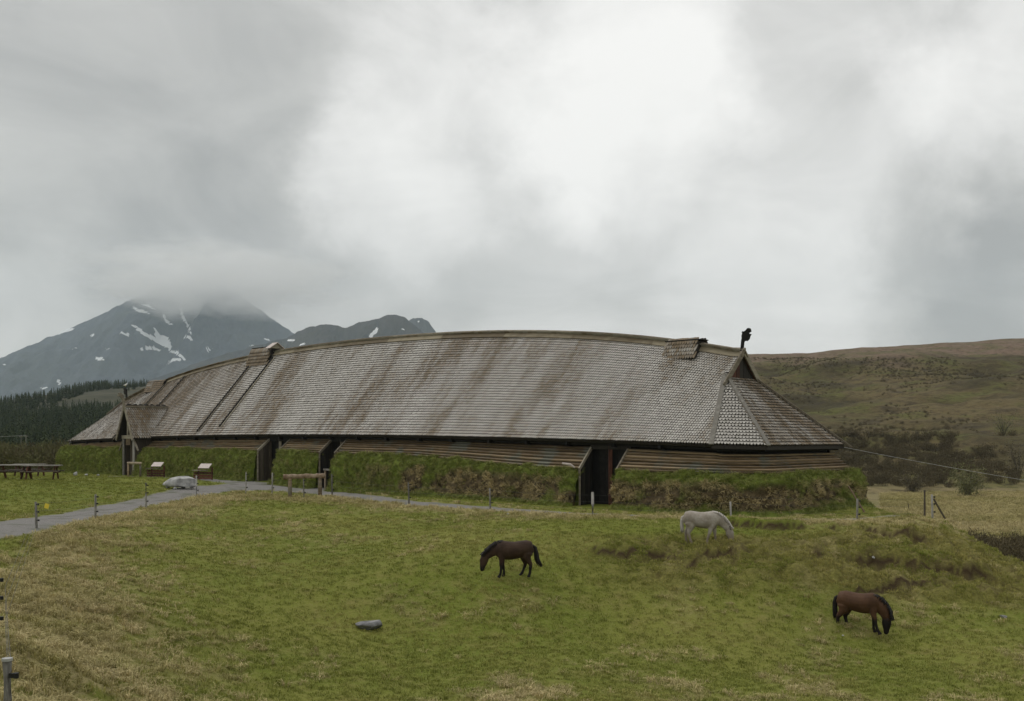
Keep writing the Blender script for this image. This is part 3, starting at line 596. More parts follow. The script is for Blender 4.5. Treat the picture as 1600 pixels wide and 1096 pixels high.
def shingle_points(surf, rows, width, outward, seed, v0=0.0, v1=1.0):
    r = np.random.default_rng(seed); PP, XX, YY, ZZ, ST = [], [], [], [], []
    dv = (v1 - v0) / rows
    for i in range(rows):
        v = v0 + dv * i; q = np.linspace(0, 1, 60); line = surf(q, v)[0]; ln = np.linalg.norm(np.diff(line, axis=0), axis=1).sum()
        n = int(ln / width)
        if n < 1: continue
        c = (np.arange(n) + 0.5 + (0.25 if i % 2 else -0.25)) / n; c = np.clip(c + r.normal(0, .006 * width, n) / max(ln, .1), 0.002, .998)
        p, st = surf(c, v); e = 0.25 * width / max(ln, .2); X = surf(np.minimum(c + e, 1), v)[0] - surf(np.maximum(c - e, 0), v)[0]; X /= np.linalg.norm(X, axis=1)[:, None]
        Y = surf(c, min(v + dv * .5, 1.0))[0] - p; Y -= (Y * X).sum(1)[:, None] * X; Y /= np.linalg.norm(Y, axis=1)[:, None] + 1e-9
        Z = np.cross(X, Y); sg = np.sign((Z * outward).sum(1))[:, None]; Z *= sg; X *= sg
        PP.append(p); XX.append(X); YY.append(Y); ZZ.append(Z); ST.append(st)
    return [np.concatenate(a) for a in (PP, XX, YY, ZZ, ST)]
def shingle_mesh(name, pts, width, ex, parent, seed, age=0.0):
    P, X, Y, Z, ST = pts; V, F6, F4, F3 = shingle_verts(P, X, Y, Z, width, ex, seed); n, k = V.shape[:2]; off = (np.arange(n) * k)[:, None, None]
    r = np.random.default_rng(seed + 1); rnd = np.repeat(r.uniform(0, 1, n), k); st = np.repeat(np.stack([ST[:, 0], ST[:, 1], ST[:, 1] * 0], -1), k, axis=0)
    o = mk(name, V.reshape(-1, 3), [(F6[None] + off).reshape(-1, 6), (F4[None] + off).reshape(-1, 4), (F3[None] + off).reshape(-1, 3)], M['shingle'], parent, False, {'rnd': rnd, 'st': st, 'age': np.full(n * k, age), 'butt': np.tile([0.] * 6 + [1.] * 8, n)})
    o['kind'] = 'stuff'; return o
GB = 1.25          # gable base half-width and height at the ends of the ridge
def roof_pt(s, t, sign=1):
    b = be(s) * (1 - t); z = ze(s) + (zr(s) - ze(s)) * t; return hp(s, sign * b, z)
TG = 1 - GB / 5.2
def gzb(s0): return float(ze(s0) + (zr(s0) - ze(s0)) * TG)
def sext(v): return 1.6 * np.clip(1 - v / TG, 0, 1)
def surf_long(sign):
    def f(q, v):
        a = -sext(v) if v < TG else -0.30; b_ = L + (sext(v) if v < TG else 0.30); s = a + (b_ - a) * q
        return roof_pt(s, v, sign), np.stack([s, np.full_like(s, v)], -1)
    return f
def quad_surf(A, B, C, D, s0, s1):       # A,B bottom; C,D top (A-C and B-D are the side edges)
    A, B, C, D = map(np.asarray, (A, B, C, D))
    def f(q, v):
        q = np.asarray(q)[:, None]; lo = A + (B - A) * q; hi = C + (D - C) * q
        return lo + (hi - lo) * v, np.stack([s0 + (s1 - s0) * q[:, 0], np.full(len(q), v)], -1)
    return f
def P3(s, b, z): return hp(s, b, z)
ENDZ = 3.36
def end_pts(e):      # e=+1 near end, -1 far end; returns corner points of the half-octagonal hip
    s0 = 0 if e > 0 else L; k = -e
    return dict(P1=P3(s0 + k * 1.6, 5.2, 3.42), P2=P3(s0 + k * 4.25, 4.25, ENDZ), P3=P3(s0 + k * 4.25, -4.25, ENDZ), P4=P3(s0 + k * 1.6, -5.2, 3.42), G1=P3(s0, GB, gzb(s0)), G2=P3(s0, -GB, gzb(s0)), T=P3(s0, 0, float(zr(s0))))
NE, FE = end_pts(1), end_pts(-1)
roof = mk('roof', np.array([origin, origin + [0.01, 0, 0], origin + [0, 0.01, 0]]), [np.array([[0, 1, 2]])], M['wood_dark'], house)
bpy.data.objects.remove(roof)
# roof deck: thin closed slab below the shingles
mb = MB()
ss = np.linspace(0, 1, 90)
for sign in (1, -1):
    for lay in (0,):
        rowsV = []
        for v in np.linspace(0, 1, 16): rowsV.append(surf_long(sign)(ss, v)[0])
        V = np.stack(rowsV, 1).reshape(-1, 3); nn = np.array([NV[0] * .7 * sign, NV[1] * .7 * sign, .7])
        F = grid_faces(90, 16); top = V - nn * 0.01; bot = V - nn * 0.16; mb.add(np.concatenate([top, bot]), np.concatenate([F, F[:, ::-1] + len(V)]))
        e0 = np.arange(90) * 16; mb.add(np.concatenate([top[e0], bot[e0]]), [[i, i + 1, 90 + i + 1, 90 + i] for i in range(89)])
for E in (NE, FE):
    for quad in ((E['P1'], E['P2'], E['G1'], E['G1']), (E['P2'], E['P3'], E['G1'], E['G2']), (E['P3'], E['P4'], E['G2'], E['G2'])):
        a = np.array(quad); mb.add(np.concatenate([a - [0, 0, .02], a - [0, 0, .18]]), [[0, 1, 3, 2], [4, 5, 7, 6], [0, 1, 5, 4]])
roof = mb.build('roof', M['wood_dark'], house)
NR = 40
outF = np.array([NV[0] * .7, NV[1] * .7, .7]); outB = np.array([-NV[0] * .7, -NV[1] * .7, .7])
shingle_mesh('shingles', shingle_points(surf_long(1), NR, 0.165, outF, 1), 0.165, 0.22, roof, 1)
shingle_mesh('shingles', shingle_points(surf_long(-1), 20, 0.42, outB, 2), 0.42, 0.44, roof, 2)
for e, E in ((1, NE), (-1, FE)):
    oe = np.array([-U[0] * e * .7, -U[1] * e * .7, .7]); rows = 25 if e > 0 else 20; w = 0.165 if e > 0 else 0.2; exv = 0.215 if e > 0 else .3
    ptsA = shingle_points(quad_surf(E['P1'], E['P2'], E['G1'], E['G1'], 2, 5), rows, w, outF + oe, 5); 
    if e > 0:     # the facet next to the hip board shows its shingles one by one
        P, X, Y, Z, ST = ptsA; protos = []
        for k in range(6):
            V, F6, F4, F3 = shingle_verts(np.zeros((1, 3)), np.array([[1., 0, 0]]), np.array([[0, 1., 0]]), np.array([[0, 0, 1.]]), w, exv, 900 + k)
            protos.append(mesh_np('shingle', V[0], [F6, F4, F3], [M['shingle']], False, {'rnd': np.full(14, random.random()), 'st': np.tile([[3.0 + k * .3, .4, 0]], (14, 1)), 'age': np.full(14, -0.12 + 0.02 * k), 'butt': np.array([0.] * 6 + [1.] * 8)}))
        for i in range(min(len(P), 300)):
            o = link('shingle', protos[i % 6 if random.random() < .7 else random.randrange(6)], roof); m4 = Matrix.Identity(4)
            for r_ in range(3): m4[r_][0], m4[r_][1], m4[r_][2], m4[r_][3] = X[i][r_], Y[i][r_], Z[i][r_], P[i][r_] - ORG[roof][r_]
            o.matrix_local = m4
        if len(P) > 300: shingle_mesh('shingles', [a[300:] for a in ptsA], w, exv, roof, 6)
    else: shingle_mesh('shingles', ptsA, w, exv, roof, 6)
    shingle_mesh('shingles', shingle_points(quad_surf(E['P2'], E['P3'], E['G1'], E['G2'], 5, 14), rows, w, oe, 7), w, exv, roof, 8, 0.10)
    shingle_mesh('shingles', shingle_points(quad_surf(E['P3'], E['P4'], E['G2'], E['G2'], 14, 17), rows, w, outB + oe, 9), w, exv, roof, 10)
def board(name, p, q, w, th, up, mat, parent, lift=0.0):
    up = np.asarray(up, float); up = up / np.linalg.norm(up); p = np.asarray(p, float) + up * lift; q = np.asarray(q, float) + up * lift
    return MB().beam(p, q, w, th, up).build(name, mat, parent)
for e, E, s0 in ((1, NE, 0.0), (-1, FE, L)):
    oe = np.array([-U[0] * e * .7, -U[1] * e * .7, .7]); k = -e
    def ext(a, b, f=1.03): return a + (b - a) * f
    board('hip_board', E['G1'], ext(E['G1'], E['P1'], 1.01), 0.26, 0.07, outF * 1.2 + oe * .4, M['wood_grey'], roof, 0.10)
    board('hip_board', E['G1'], ext(E['G1'], E['P2'], 1.01), 0.20, 0.07, outF * .5 + oe, M['wood_grey'], roof, 0.11)
    board('hip_board', E['G2'], ext(E['G2'], E['P3'], 1.06), 0.24, 0.09, outB * .4 + oe, M['wood_trim'], roof, 0.17)
    board('hip_board', E['G2'], ext(E['G2'], E['P4'], 1.01), 0.24, 0.07, outB * 1.2 + oe * .4, M['wood_trim'], roof, 0.10)
    # gable triangle with vertical boards, barge boards and the carved dragon head
    zt = float(zr(s0)); nb = 9; GZ_ = gzb(s0)
    for i in range(nb):
        b0 = -1.75 + 3.5 * i / nb; b1 = -1.75 + 3.5 * (i + 1) / nb - 0.02; bm = (b0 + b1) / 2; top = zt - 0.12 - abs(bm) * (zt - GZ_) / GB * 0.93
        if top < GZ_ - .2: continue
        mb = MB(); th = 0.05 + 0.012 * (i % 2); P0 = hp(s0 + k * 0.24, bm, 0)
        mb.prism([(-.5 * (b1 - b0), GZ_ - 0.25), (.5 * (b1 - b0), GZ_ - .25), (.5 * (b1 - b0), top - (0.12 if bm > 0 else -.12)), (-.5 * (b1 - b0), top + (0.12 if bm > 0 else -.12))], P0, (*NV, 0), (0, 0, 1), (*U, 0), th)
        mb.build('gable_board', M['wood_red'] if i > 4 else M['wood_dark'], house)
    for sg in (1, -1):
        a = hp(s0 + k * 0.42, 0, zt + 0.16); bq = 2.05; sl_ = (zt - 3.42) / 5.2; q = hp(s0 + k * 0.42, sg * bq, zt + 0.16 - bq * sl_)
        board('barge_board', a, q, 0.07, 0.30, (NV[0] * sg, NV[1] * sg, 1), M['wood_trim'], roof)
        board('soffit_board', hp(s0 + k * .16, sg * .1, zt - .05), hp(s0 + k * .16, sg * bq, zt - .05 - bq * sl_), 0.44, 0.04, (NV[0] * sg, NV[1] * sg, 1), M['wood_red'], roof)
    dg = [(-.16,-.35),(.10,-.35),(.12,0.05),(.10,.35),(.14,.66),(.22,.72),(.40,.70),(.55,.82),(.62,1.02),(.70,1.10),(.62,1.14),(.50,1.08),(.52,1.2),(.68,1.28),(.66,1.42),(.58,1.50),(.46,1.50),(.34,1.38),(.20,1.30),(.10,1.33),(.02,1.28),(.06,1.18),(.0,1.05),(.02,.9),(-.02,.75),(-.06,.4),(-.1,.1)]
    MB().prism([(a * .80, b * 0.88) for a, b in dg], hp(s0 + k * 0.30, 0, zt + 0.10), (U[0] * k, U[1] * k, 0), (0, 0, 1), (*NV, 0), 0.16).build('dragon_head', M['wood_black'], house)
# ridge boards in overlapping lengths
segs = np.linspace(-0.5, L + 0.5, 13)
for i in range(12):
    a, b_ = segs[i], segs[i + 1] + (0.0 if i == 11 else 0.12); q = np.linspace(a, b_, 9); lift = 0.004 * (i % 2)
    for sg in (1, -1):
        p1 = hp(q, 0.02 * sg, zr(q) + 0.15 + lift); p2 = hp(q, .30 * sg, zr(q) - 0.16 + lift); nrm = np.array([NV[0] * sg * .7, NV[1] * sg * .7, .7]) * 0.05
        V = np.stack([p1, p2, p2 + nrm, p1 + nrm], 1).reshape(-1, 3); F = grid_faces(9, 4, True)
        mk('ridge_board', V, [np.concatenate([F, [[0, 1, 2, 3], [32, 35, 34, 33]]])], M['wood_ridge'], roof)
    mk_b = MB(); P_ = hp(q, 0, zr(q) + 0.26 + lift); mk_b.tube(P_, 0.085, 0.10, 8); mk_b.build('ridge_beam', M['wood_trim'], roof)
# eave fascia under the shingle butts
# --- smoke vents on the ridge
def vent(s0, s1, style):
    sc_ = (s0 + s1) / 2; zt = float(zr(sc_)); h = 0.34 if style != 2 else 0.62; w = s1 - s0; o = None
    tp = (s1 - s0) * (0.0 if style == 0 else 0.0)
    b1 = 0.85; sl_ = (zt - float(ze(sc_))) / float(be(sc_))
    mb = MB()      # body: a raised saddle following the roof slope
    A = [hp(s, sg * b1, zt - b1 * sl_ + 0.05) for s in (s0, s1) for sg in (1, -1)]; B = [hp(s, sg * .42, zt + h - .1) for s in (s0 + .08, s1 - .08) for sg in (1, -1)]
    mb.add(np.array(A + B), [[0, 2, 6, 4], [1, 5, 7, 3], [0, 4, 5, 1], [2, 3, 7, 6], [4, 6, 7, 5]])
    v = mb.build('smoke_vent', M['wood_dark'], house)
    for sg in (1, -1):
        a0, a1, c0, c1 = hp(s0 - .02, sg * b1, zt - b1 * sl_ + .05), hp(s1 + .02, sg * b1, zt - b1 * sl_ + .05), hp(s0 + .06, sg * .42, zt + h - .1), hp(s1 - .06, sg * .42, zt + h - .1)
        shingle_mesh('shingles', shingle_points(quad_surf(a0, a1, c0, c1, s0, s1), 5, 0.165, np.array([NV[0] * sg, NV[1] * sg, 0.8]), 60 + sg), 0.165, 0.26, v, 70 + sg, 0.13)
    if style == 2:     # hinged lids standing open
        MB().beam(hp(s0 + (w * .35), -.15, zt + h + .12), hp(s1, -.15, zt + h + .12), 0.9, 0.05, (0, 0, 1)).build('vent_lid', M['wood_black'], v)
        MB().prism([(-.62, -.05), (.62, -.05), (0, .38)], hp(s0 + .15, 0, zt + h), (*NV, 0), (0, 0, 1), (*U, 0), .5).build('vent_hood', M['wood_trim'], v)
        for sg in (1, -1): MB().beam(hp(s0 + .1, 0, zt + h + .44), hp(s0 + .1, sg * .78, zt + h - .08), .75, .05, (NV[0] * sg, NV[1] * sg, 1)).build('hood_board', M['panel_pale'], v)
    else:
        MB().beam(hp(s0 - .06, 0, zt + h - .02), hp(s1 + .06, 0, zt + h - .02), 1.0, 0.06, (0, 0, 1)).build('vent_lid', M['wood_dark'], v)
    return v
vent(s_px(1098, 0) , s_px(1048, 0) , 0)
vent(s_px(431, 0), s_px(398, 0), 2)
vent(s_px(264, 0), s_px(238, 0), 0)
# --- roof ladders: rails with step pegs, lying down the slope
def ladder(sA, t0, t1, w=0.10):
    q = np.linspace(t1, t0, 9); P_ = roof_pt(np.full(9, sA), q) + outF * 0.16
    lad = MB().tube(P_, w * .55, w * .5, 6).build('roof_ladder', M['wood_dark'], house)
    for v in np.arange(t0 + .02, t1 - .01, 0.052):
        p = roof_pt(np.array([sA]), v)[0] + outF * 0.19
        MB().beam(p - np.array([*U, 0]) * .30, p + np.array([*U, 0]) * .05, .09, .08, outF).build('rung', M['wood_dark'], lad)
    rail = MB().tube(roof_pt(np.full(9, sA - .32), q) + outF * 0.15, w * .5, w * .45, 6).build('rail', M['wood_trim'], lad)
def s_roof(px, t):
    s = 30.0
    for _ in range(20): s = s_px(px, be(s) * (1 - t))
    return float(s)
ladder(s_roof(396, .93), 0.04, 0.94); ladder(s_roof(427, .93), 0.09, 0.94); ladder(s_roof(259, .92), -0.03, 0.93); ladder(s_roof(290, .95), 0.45, 0.96, .07)

# ------------------------------------------------------------------ plan curve of the eaves, walls, skirt boards, turf walls
def plan_curve():
    pts, svals = [], []
    def add(p, s): pts.append(p); svals.append(s)
    def lerp(a, b, n, sa, sb):
        for t in np.linspace(0, 1, n, endpoint=False): add(a + (b - a) * t, sa + (sb - sa) * t)
    n2 = lambda s, b: hp(s, b, 0)[..., :2]
    lerp(n2(L + 1.6, -5.2), n2(L + 4.25, -4.25), 10, L + 1.6, L + 4.2); lerp(n2(L + 4.25, -4.25), n2(L + 4.25, 4.25), 30, L + 4.2, L + 4.2); lerp(n2(L + 4.25, 4.25), n2(L + 1.6, 5.2), 10, L + 4.2, L + 1.6)
    for s in np.arange(L + 1.6, -1.6, -0.25): add(n2(s, be(s)), s)
    lerp(n2(-1.6, 5.2), n2(-4.25, 4.25), 11, -1.6, -4.2); lerp(n2(-4.25, 4.25), n2(-4.25, -4.25), 32, -4.2, -4.2); lerp(n2(-4.25, -4.25), n2(-1.6, -5.2), 11, -4.2, -1.6)
    for s in np.arange(-1.6, L + 1.6, 0.5): add(n2(s, -be(s)), s)
    pts = np.array(pts); d = np.roll(pts, -1, 0) - np.roll(pts, 1, 0); nm = np.stack([-d[:, 1], d[:, 0]], -1); nm /= np.linalg.norm(nm, axis=1)[:, None]
    c = pts.mean(0)
    if ((pts - c) * nm).sum() < 0: nm = -nm
    return pts, np.array(svals), nm
CP, CS, CN = plan_curve(); NC = len(CP)
def smooth_n(nm, k):
    for _ in range(k): nm = (np.roll(nm, 1, 0) + nm * 2 + np.roll(nm, -1, 0)) / 4
    return nm / np.linalg.norm(nm, axis=1)[:, None]
CN1 = smooth_n(CN, 1); CN4 = smooth_n(CN, 14)
i_front0 = 50; front = (np.arange(NC) >= 50) & (np.arange(NC) < 50 + len(np.arange(L + 1.6, -1.6, -0.25)))
def idx_front(s): return int(np.where(front)[0][np.argmin(np.abs(CS[front] - s))])
NF1 = np.where(front)[0][-1]
def CZE(i): return np.where((CS[i] < -1.6) | (CS[i] > L + 1.6), ENDZ, ze(CS[i]))
# doorways in the skirt, from the photograph: (left pixel, right pixel) at the skirt's lower edge
DOORS = [(405, 437), (503, 525), (908, 967)]; DS = []
for a, b in DOORS: DS.append((s_eave(a, 0.5), s_eave(b, 0.5)))
porch_s = s_eave(207, 1.0); PORCH = (porch_s + 1.25, porch_s - 1.25)
gaps = sorted([PORCH] + DS, key=lambda g: -g[0])            # from far (large s) to near
ranges = []; start = 20
for a, b in gaps: ranges.append((start, idx_front(a))); start = idx_front(b)
ranges.append((start, NF1 + 54 + 24))
# inner wall, dark and continuous
ii = np.arange(NC); o_in = CP + CN1 * -0.75; zb = 0 * CS - 0.3; V = np.concatenate([np.column_stack([o_in, zb]), np.column_stack([o_in, CZE(ii) + 0.3])]); F = [[i, (i + 1) % NC, NC + (i + 1) % NC, NC + i] for i in range(NC)]
mk('wall', V, [np.array(F)], M['wood_dark'], house)
NB = 7
for a, b in ranges:
    I = np.arange(a, b + 1); I = I[np.unique(np.concatenate([np.arange(0, len(I), 2), [len(I) - 1]]))]
    for k in range(NB):
        f0, f1 = k / NB, (k + 1) / NB; rows_ = []
        zt_ = CZE(I) - np.interp(CS[I], [0, 18], [.40, .24]); zb_ = ttop(CS[I]) - 0.03
        jit = 0.012 * math.sin(k * 2.3 + a)
        def at(f, lift): return np.column_stack([CP[I] + CN1[I] * (-0.62 + 1.16 * f + lift * .6), zt_ + (zb_ - zt_) * f + lift])
        V = np.stack([at(f0, 0.0), at(f1, 0.105 + jit), at(f1, 0.02 + jit), at(f0, -0.04)], 1).reshape(-1, 3); n = len(I); F = grid_faces(n, 4, True)
        mk('skirt_board', V, [np.concatenate([F, [[0, 1, 2, 3], [4 * n - 4, 4 * n - 1, 4 * n - 2, 4 * n - 3]]])], M['wood_brown'], house)
# rafter-end brackets and the plate under the eaves
I = np.arange(20, NF1 + 78); V = np.stack([np.column_stack([CP[I] + CN1[I] * o, CZE(I) + z]) for o, z in ((-.42, -.10), (-.30, -.10), (-.30, -.26), (-.42, -.26))], 1).reshape(-1, 3)
mk('wall_plate', V, [grid_faces(len(I), 4, True)], M['wood_dark'], house)
for s in np.arange(1.5, L, 3.1):
    i = idx_front(s); p = np.array([*(CP[i] + CN[i] * -.55), CZE(i) - 0.24]); q = np.array([*(CP[i] + CN[i] * -.06), CZE(i) - 0.20]); MB().beam(p, q, .16, .22).build('rafter_end', M['wood_black'], house)
# doorways
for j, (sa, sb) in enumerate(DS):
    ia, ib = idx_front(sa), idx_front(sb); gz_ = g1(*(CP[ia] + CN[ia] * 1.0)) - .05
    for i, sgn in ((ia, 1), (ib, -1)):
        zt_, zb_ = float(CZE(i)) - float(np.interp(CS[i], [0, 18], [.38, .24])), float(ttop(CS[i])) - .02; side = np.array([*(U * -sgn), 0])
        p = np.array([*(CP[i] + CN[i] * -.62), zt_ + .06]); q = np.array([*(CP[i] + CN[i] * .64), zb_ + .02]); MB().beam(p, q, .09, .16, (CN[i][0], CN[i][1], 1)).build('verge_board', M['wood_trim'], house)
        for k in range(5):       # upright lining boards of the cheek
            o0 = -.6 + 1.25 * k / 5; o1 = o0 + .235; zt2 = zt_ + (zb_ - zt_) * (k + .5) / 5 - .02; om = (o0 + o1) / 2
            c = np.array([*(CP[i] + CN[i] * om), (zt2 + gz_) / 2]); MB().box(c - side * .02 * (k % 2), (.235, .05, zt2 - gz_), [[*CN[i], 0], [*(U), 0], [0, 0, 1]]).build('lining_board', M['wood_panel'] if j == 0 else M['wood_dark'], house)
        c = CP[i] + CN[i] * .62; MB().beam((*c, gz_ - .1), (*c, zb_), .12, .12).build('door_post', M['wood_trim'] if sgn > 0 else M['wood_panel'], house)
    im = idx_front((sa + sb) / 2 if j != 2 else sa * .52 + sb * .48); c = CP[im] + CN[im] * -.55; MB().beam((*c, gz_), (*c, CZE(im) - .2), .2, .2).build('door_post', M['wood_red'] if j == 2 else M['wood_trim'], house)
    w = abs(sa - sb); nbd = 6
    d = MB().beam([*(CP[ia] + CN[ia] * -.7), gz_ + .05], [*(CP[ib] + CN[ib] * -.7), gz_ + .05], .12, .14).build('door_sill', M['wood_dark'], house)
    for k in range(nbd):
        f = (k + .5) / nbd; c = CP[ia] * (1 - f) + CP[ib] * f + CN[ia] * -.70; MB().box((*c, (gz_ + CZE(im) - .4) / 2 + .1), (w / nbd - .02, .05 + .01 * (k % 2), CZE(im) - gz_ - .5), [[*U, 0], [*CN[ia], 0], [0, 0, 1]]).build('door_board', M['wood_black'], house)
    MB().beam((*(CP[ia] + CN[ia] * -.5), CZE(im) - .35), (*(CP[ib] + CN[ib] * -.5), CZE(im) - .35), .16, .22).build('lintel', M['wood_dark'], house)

# ------------------------------------------------------------------ turf walls
def turf_mat(t, p):
    P = pos(t); n = t.noise(P, 3.2, 6, 0.68); n2 = t.noise(P, 0.7, 4, 0.6); dry = t.attr('dry').outputs['Fac']; tp = t.attr('top').outputs['Fac']
    c = t.mix(t.ramp(n, 0.35, 0.65), (0.080, 0.108, 0.018), (0.145, 0.185, 0.034)); br = t.mix(t.ramp(n, 0.3, 0.7), (0.030, 0.023, 0.014), (0.125, 0.095, 0.052))
    c = t.mix(t.ramp(dry, 0.05, 0.5), c, br); c = t.mix(t.math('MULTIPLY', t.ramp(n, 0.46, 0.32), 0.6), c, (0.020, 0.020, 0.008))
    c = t.mix(tp, c, t.mix(n, (0.10, 0.135, 0.025), (0.13, 0.145, 0.035))); t.l.new(c, p.inputs['Base Color']); bump(t, p, n, 0.9, 0.08)
M['turf'] = material('turf', turf_mat, 0.95, 0.08)
PROF = [(-.25, -.12, 1), (.25, .0, 1), (.55, .07, 1), (.78, .03, 1), (.95, -.07, .9), (1.10, -.18, .5), (1.20, -.32, .1), (1.26, -.48, 0), (1.32, -.64, 0), (1.40, -.78, 0), (1.54, -.89, .3), (1.80, -.98, .7), (2.05, -1.06, .8)]
LAB = ['grassy turf wall along the far end of the longhouse, left of the porch', 'green turf wall between the porch and the first doorway of the longhouse', 'short green turf wall between the two close doorways of the longhouse',
       'long turf wall with dry grass patches between middle and right doorways', 'brownish turf wall wrapped around the near end of the longhouse']
DRYW = [0.05, 0.08, 0.12, 0.65, 0.95]
for w_i, (a, b) in enumerate(ranges):
    I = np.arange(a, b + 1); s_ = CS[I]; P0 = CP[I]; N0 = CN4[I]; rowsP = []; n = len(I)
    arc = np.concatenate([[0], np.cumsum(np.linalg.norm(np.diff(P0, axis=0), axis=1))])
    # resample finer along the wall
    na = int(arc[-1] / 0.16) + 2; q = np.linspace(0, arc[-1], na); ip = lambda v: np.stack([np.interp(q, arc, v[:, k]) for k in range(v.shape[1])], -1)
    P0, N0, s_ = ip(P0), ip(N0), np.interp(q, arc, s_); N0 /= np.linalg.norm(N0, axis=1)[:, None]
    pr = np.array(PROF); m = len(pr); fine = np.linspace(0, m - 1, 34); off = np.interp(fine, np.arange(m), pr[:, 0]); zf = np.interp(fine, np.arange(m), pr[:, 1]); tpf = np.interp(fine, np.arange(m), pr[:, 2])
    base = H0(P0[:, 0] + N0[:, 0] * 1.5, P0[:, 1] + N0[:, 1] * 1.5); tz = ttop(s_)
    endf = np.minimum(np.minimum(q, arc[-1] - q) / 0.5, 1.0); endf = np.sqrt(1 - (1 - endf) ** 2) if w_i != 99 else endf
    A, B = np.meshgrid(q, fine, indexing='ij'); nz = (fbm(A * 0.9 + 50 * w_i, B * 0.32, 4, 70) - .5); nz2 = (fbm(A * 2.9, B * 1.1, 3, 71 + w_i) - .5)
    amp = np.interp(fine, [0, 2.5, 5, 9.5, 12], [0, .12, .30, .34, .0])[None, :] * (0.65 + 1.15 * DRYW[w_i])
    OFF = off[None, :] * (0.72 + 0.28 * endf[:, None]) + nz * amp * 1.2 + nz2 * amp * .6
    OFF = np.where(fine[None, :] > 4, OFF + 0.10 * np.sin(q * 0.8 + w_i)[:, None] * sm(fine, 4, 7)[None, :], OFF)
    Hh = np.where(zf >= 0, 0, 0)
    Zt = tz[:, None] - 0.06 + (nz * .42 + nz2 * .2) * tpf[None, :] ; ZZ_ = np.where(zf[None, :] > 0, Zt + zf[None, :], Zt + zf[None, :] * (tz - base)[:, None]); ZZ_ = np.minimum(ZZ_, Zt + .1)
    ZZ_ = ZZ_ - (1 - endf[:, None]) * 0.16 * (1 - tpf[None, :] * .3)
    V = np.stack([P0[:, None, 0] + N0[:, None, 0] * OFF, P0[:, None, 1] + N0[:, None, 1] * OFF, ZZ_], -1).reshape(-1, 3); F = grid_faces(na, 34)
    # end caps
    V0 = V.reshape(na, 34, 3); caps = []; extra = []; nv = len(V)
    for e_, row in ((0, V0[0]), (1, V0[-1])):
        bb = row.copy(); bb[:, 2] = row[:, 2].clip(max=base.min() - .3) * 0 + base.min() - .4; k0 = nv + sum(len(x_) for x_ in extra); extra.append(bb); r0 = 0 if e_ == 0 else (na - 1) * 34
        for k in range(33): caps.append([r0 + k, r0 + k + 1, k0 + k + 1, k0 + k])
    Vall = np.concatenate([V] + extra); midz = sm(fine, 4.2, 5.6) * (1 - sm(fine, 9.0, 10.2)); dryv = np.clip(midz[None, :] * DRYW[w_i] * (0.35 + 2.6 * (fbm(A * .7, B * .22, 4, 90 + w_i) - .38)) * (1 - tpf[None, :] * .55), 0, 1).ravel()
    if w_i == 3: dryv = (dryv.reshape(na, 34) * sm(q / q[-1], 0.0, 0.45)[:, None] * 1.5).clip(0, 1).ravel()
    tw = mk('turf_wall', Vall, [np.concatenate([F, np.array(caps)])], M['turf'], None, True, {'dry': np.concatenate([dryv, np.zeros(68)]), 'top': np.concatenate([np.tile(tpf, na) * .8, np.zeros(68)])})
    tag(tw, LAB[w_i], 'turf wall', 'turf walls around the longhouse')
    # hanging grass
    nn_ = int(arc[-1] * 2.0 * 75); ia_ = rng.integers(0, na - 1, nn_); ib_ = np.clip((rng.uniform(3, 32, nn_)), 0, 32); jb = ib_.astype(int); fr = (ib_ - jb)[:, None]
    fa = rng.uniform(0, 1, nn_)[:, None]; Pg = (V0[ia_, jb] * (1 - fr) + V0[ia_, jb + 1] * fr) * (1 - fa) + (V0[ia_ + 1, jb] * (1 - fr) + V0[ia_ + 1, jb + 1] * fr) * fa
    tpv = np.interp(ib_, np.arange(34), tpf); phi = np.arctan2(N0[ia_, 1], N0[ia_, 0]) + rng.normal(0, .6, nn_); th_ = np.where(tpv > .5, rng.normal(0.15, .25, nn_), np.where(ib_ > 30, rng.normal(.2, .2, nn_), rng.normal(1.35, .45, nn_)))
    clus = fbm(q[ia_] * 1.6, ib_ * .55 + 40 * w_i, 3, 95)
    dv_ = dryv.reshape(na, 34)[ia_, jb]; tint = np.clip(dv_ * 1.8 * sm(clus, .35, .6) + rng.normal(0, .15, nn_) * (.3 + dv_), 0, 1)
    sc_ = rng.uniform(.45, 1.1, nn_) * np.where(ib_ > 30, .75, 1.0) * (1 + .1 * dv_)
    kp = rng.uniform(size=nn_) < np.clip(1 - dv_ * 2.2 * (1 - sm(clus, .40, .56)), .06, 1); sc_ = sc_ * (1 + .2 * dv_ * sm(clus, .45, .65)); rot_ = np.stack([np.zeros(nn_), th_, phi], -1)
    gr = scatter('wall_grass', TUFT_W, Pg[kp], rot_[kp], sc_[kp], tint[kp], tw)

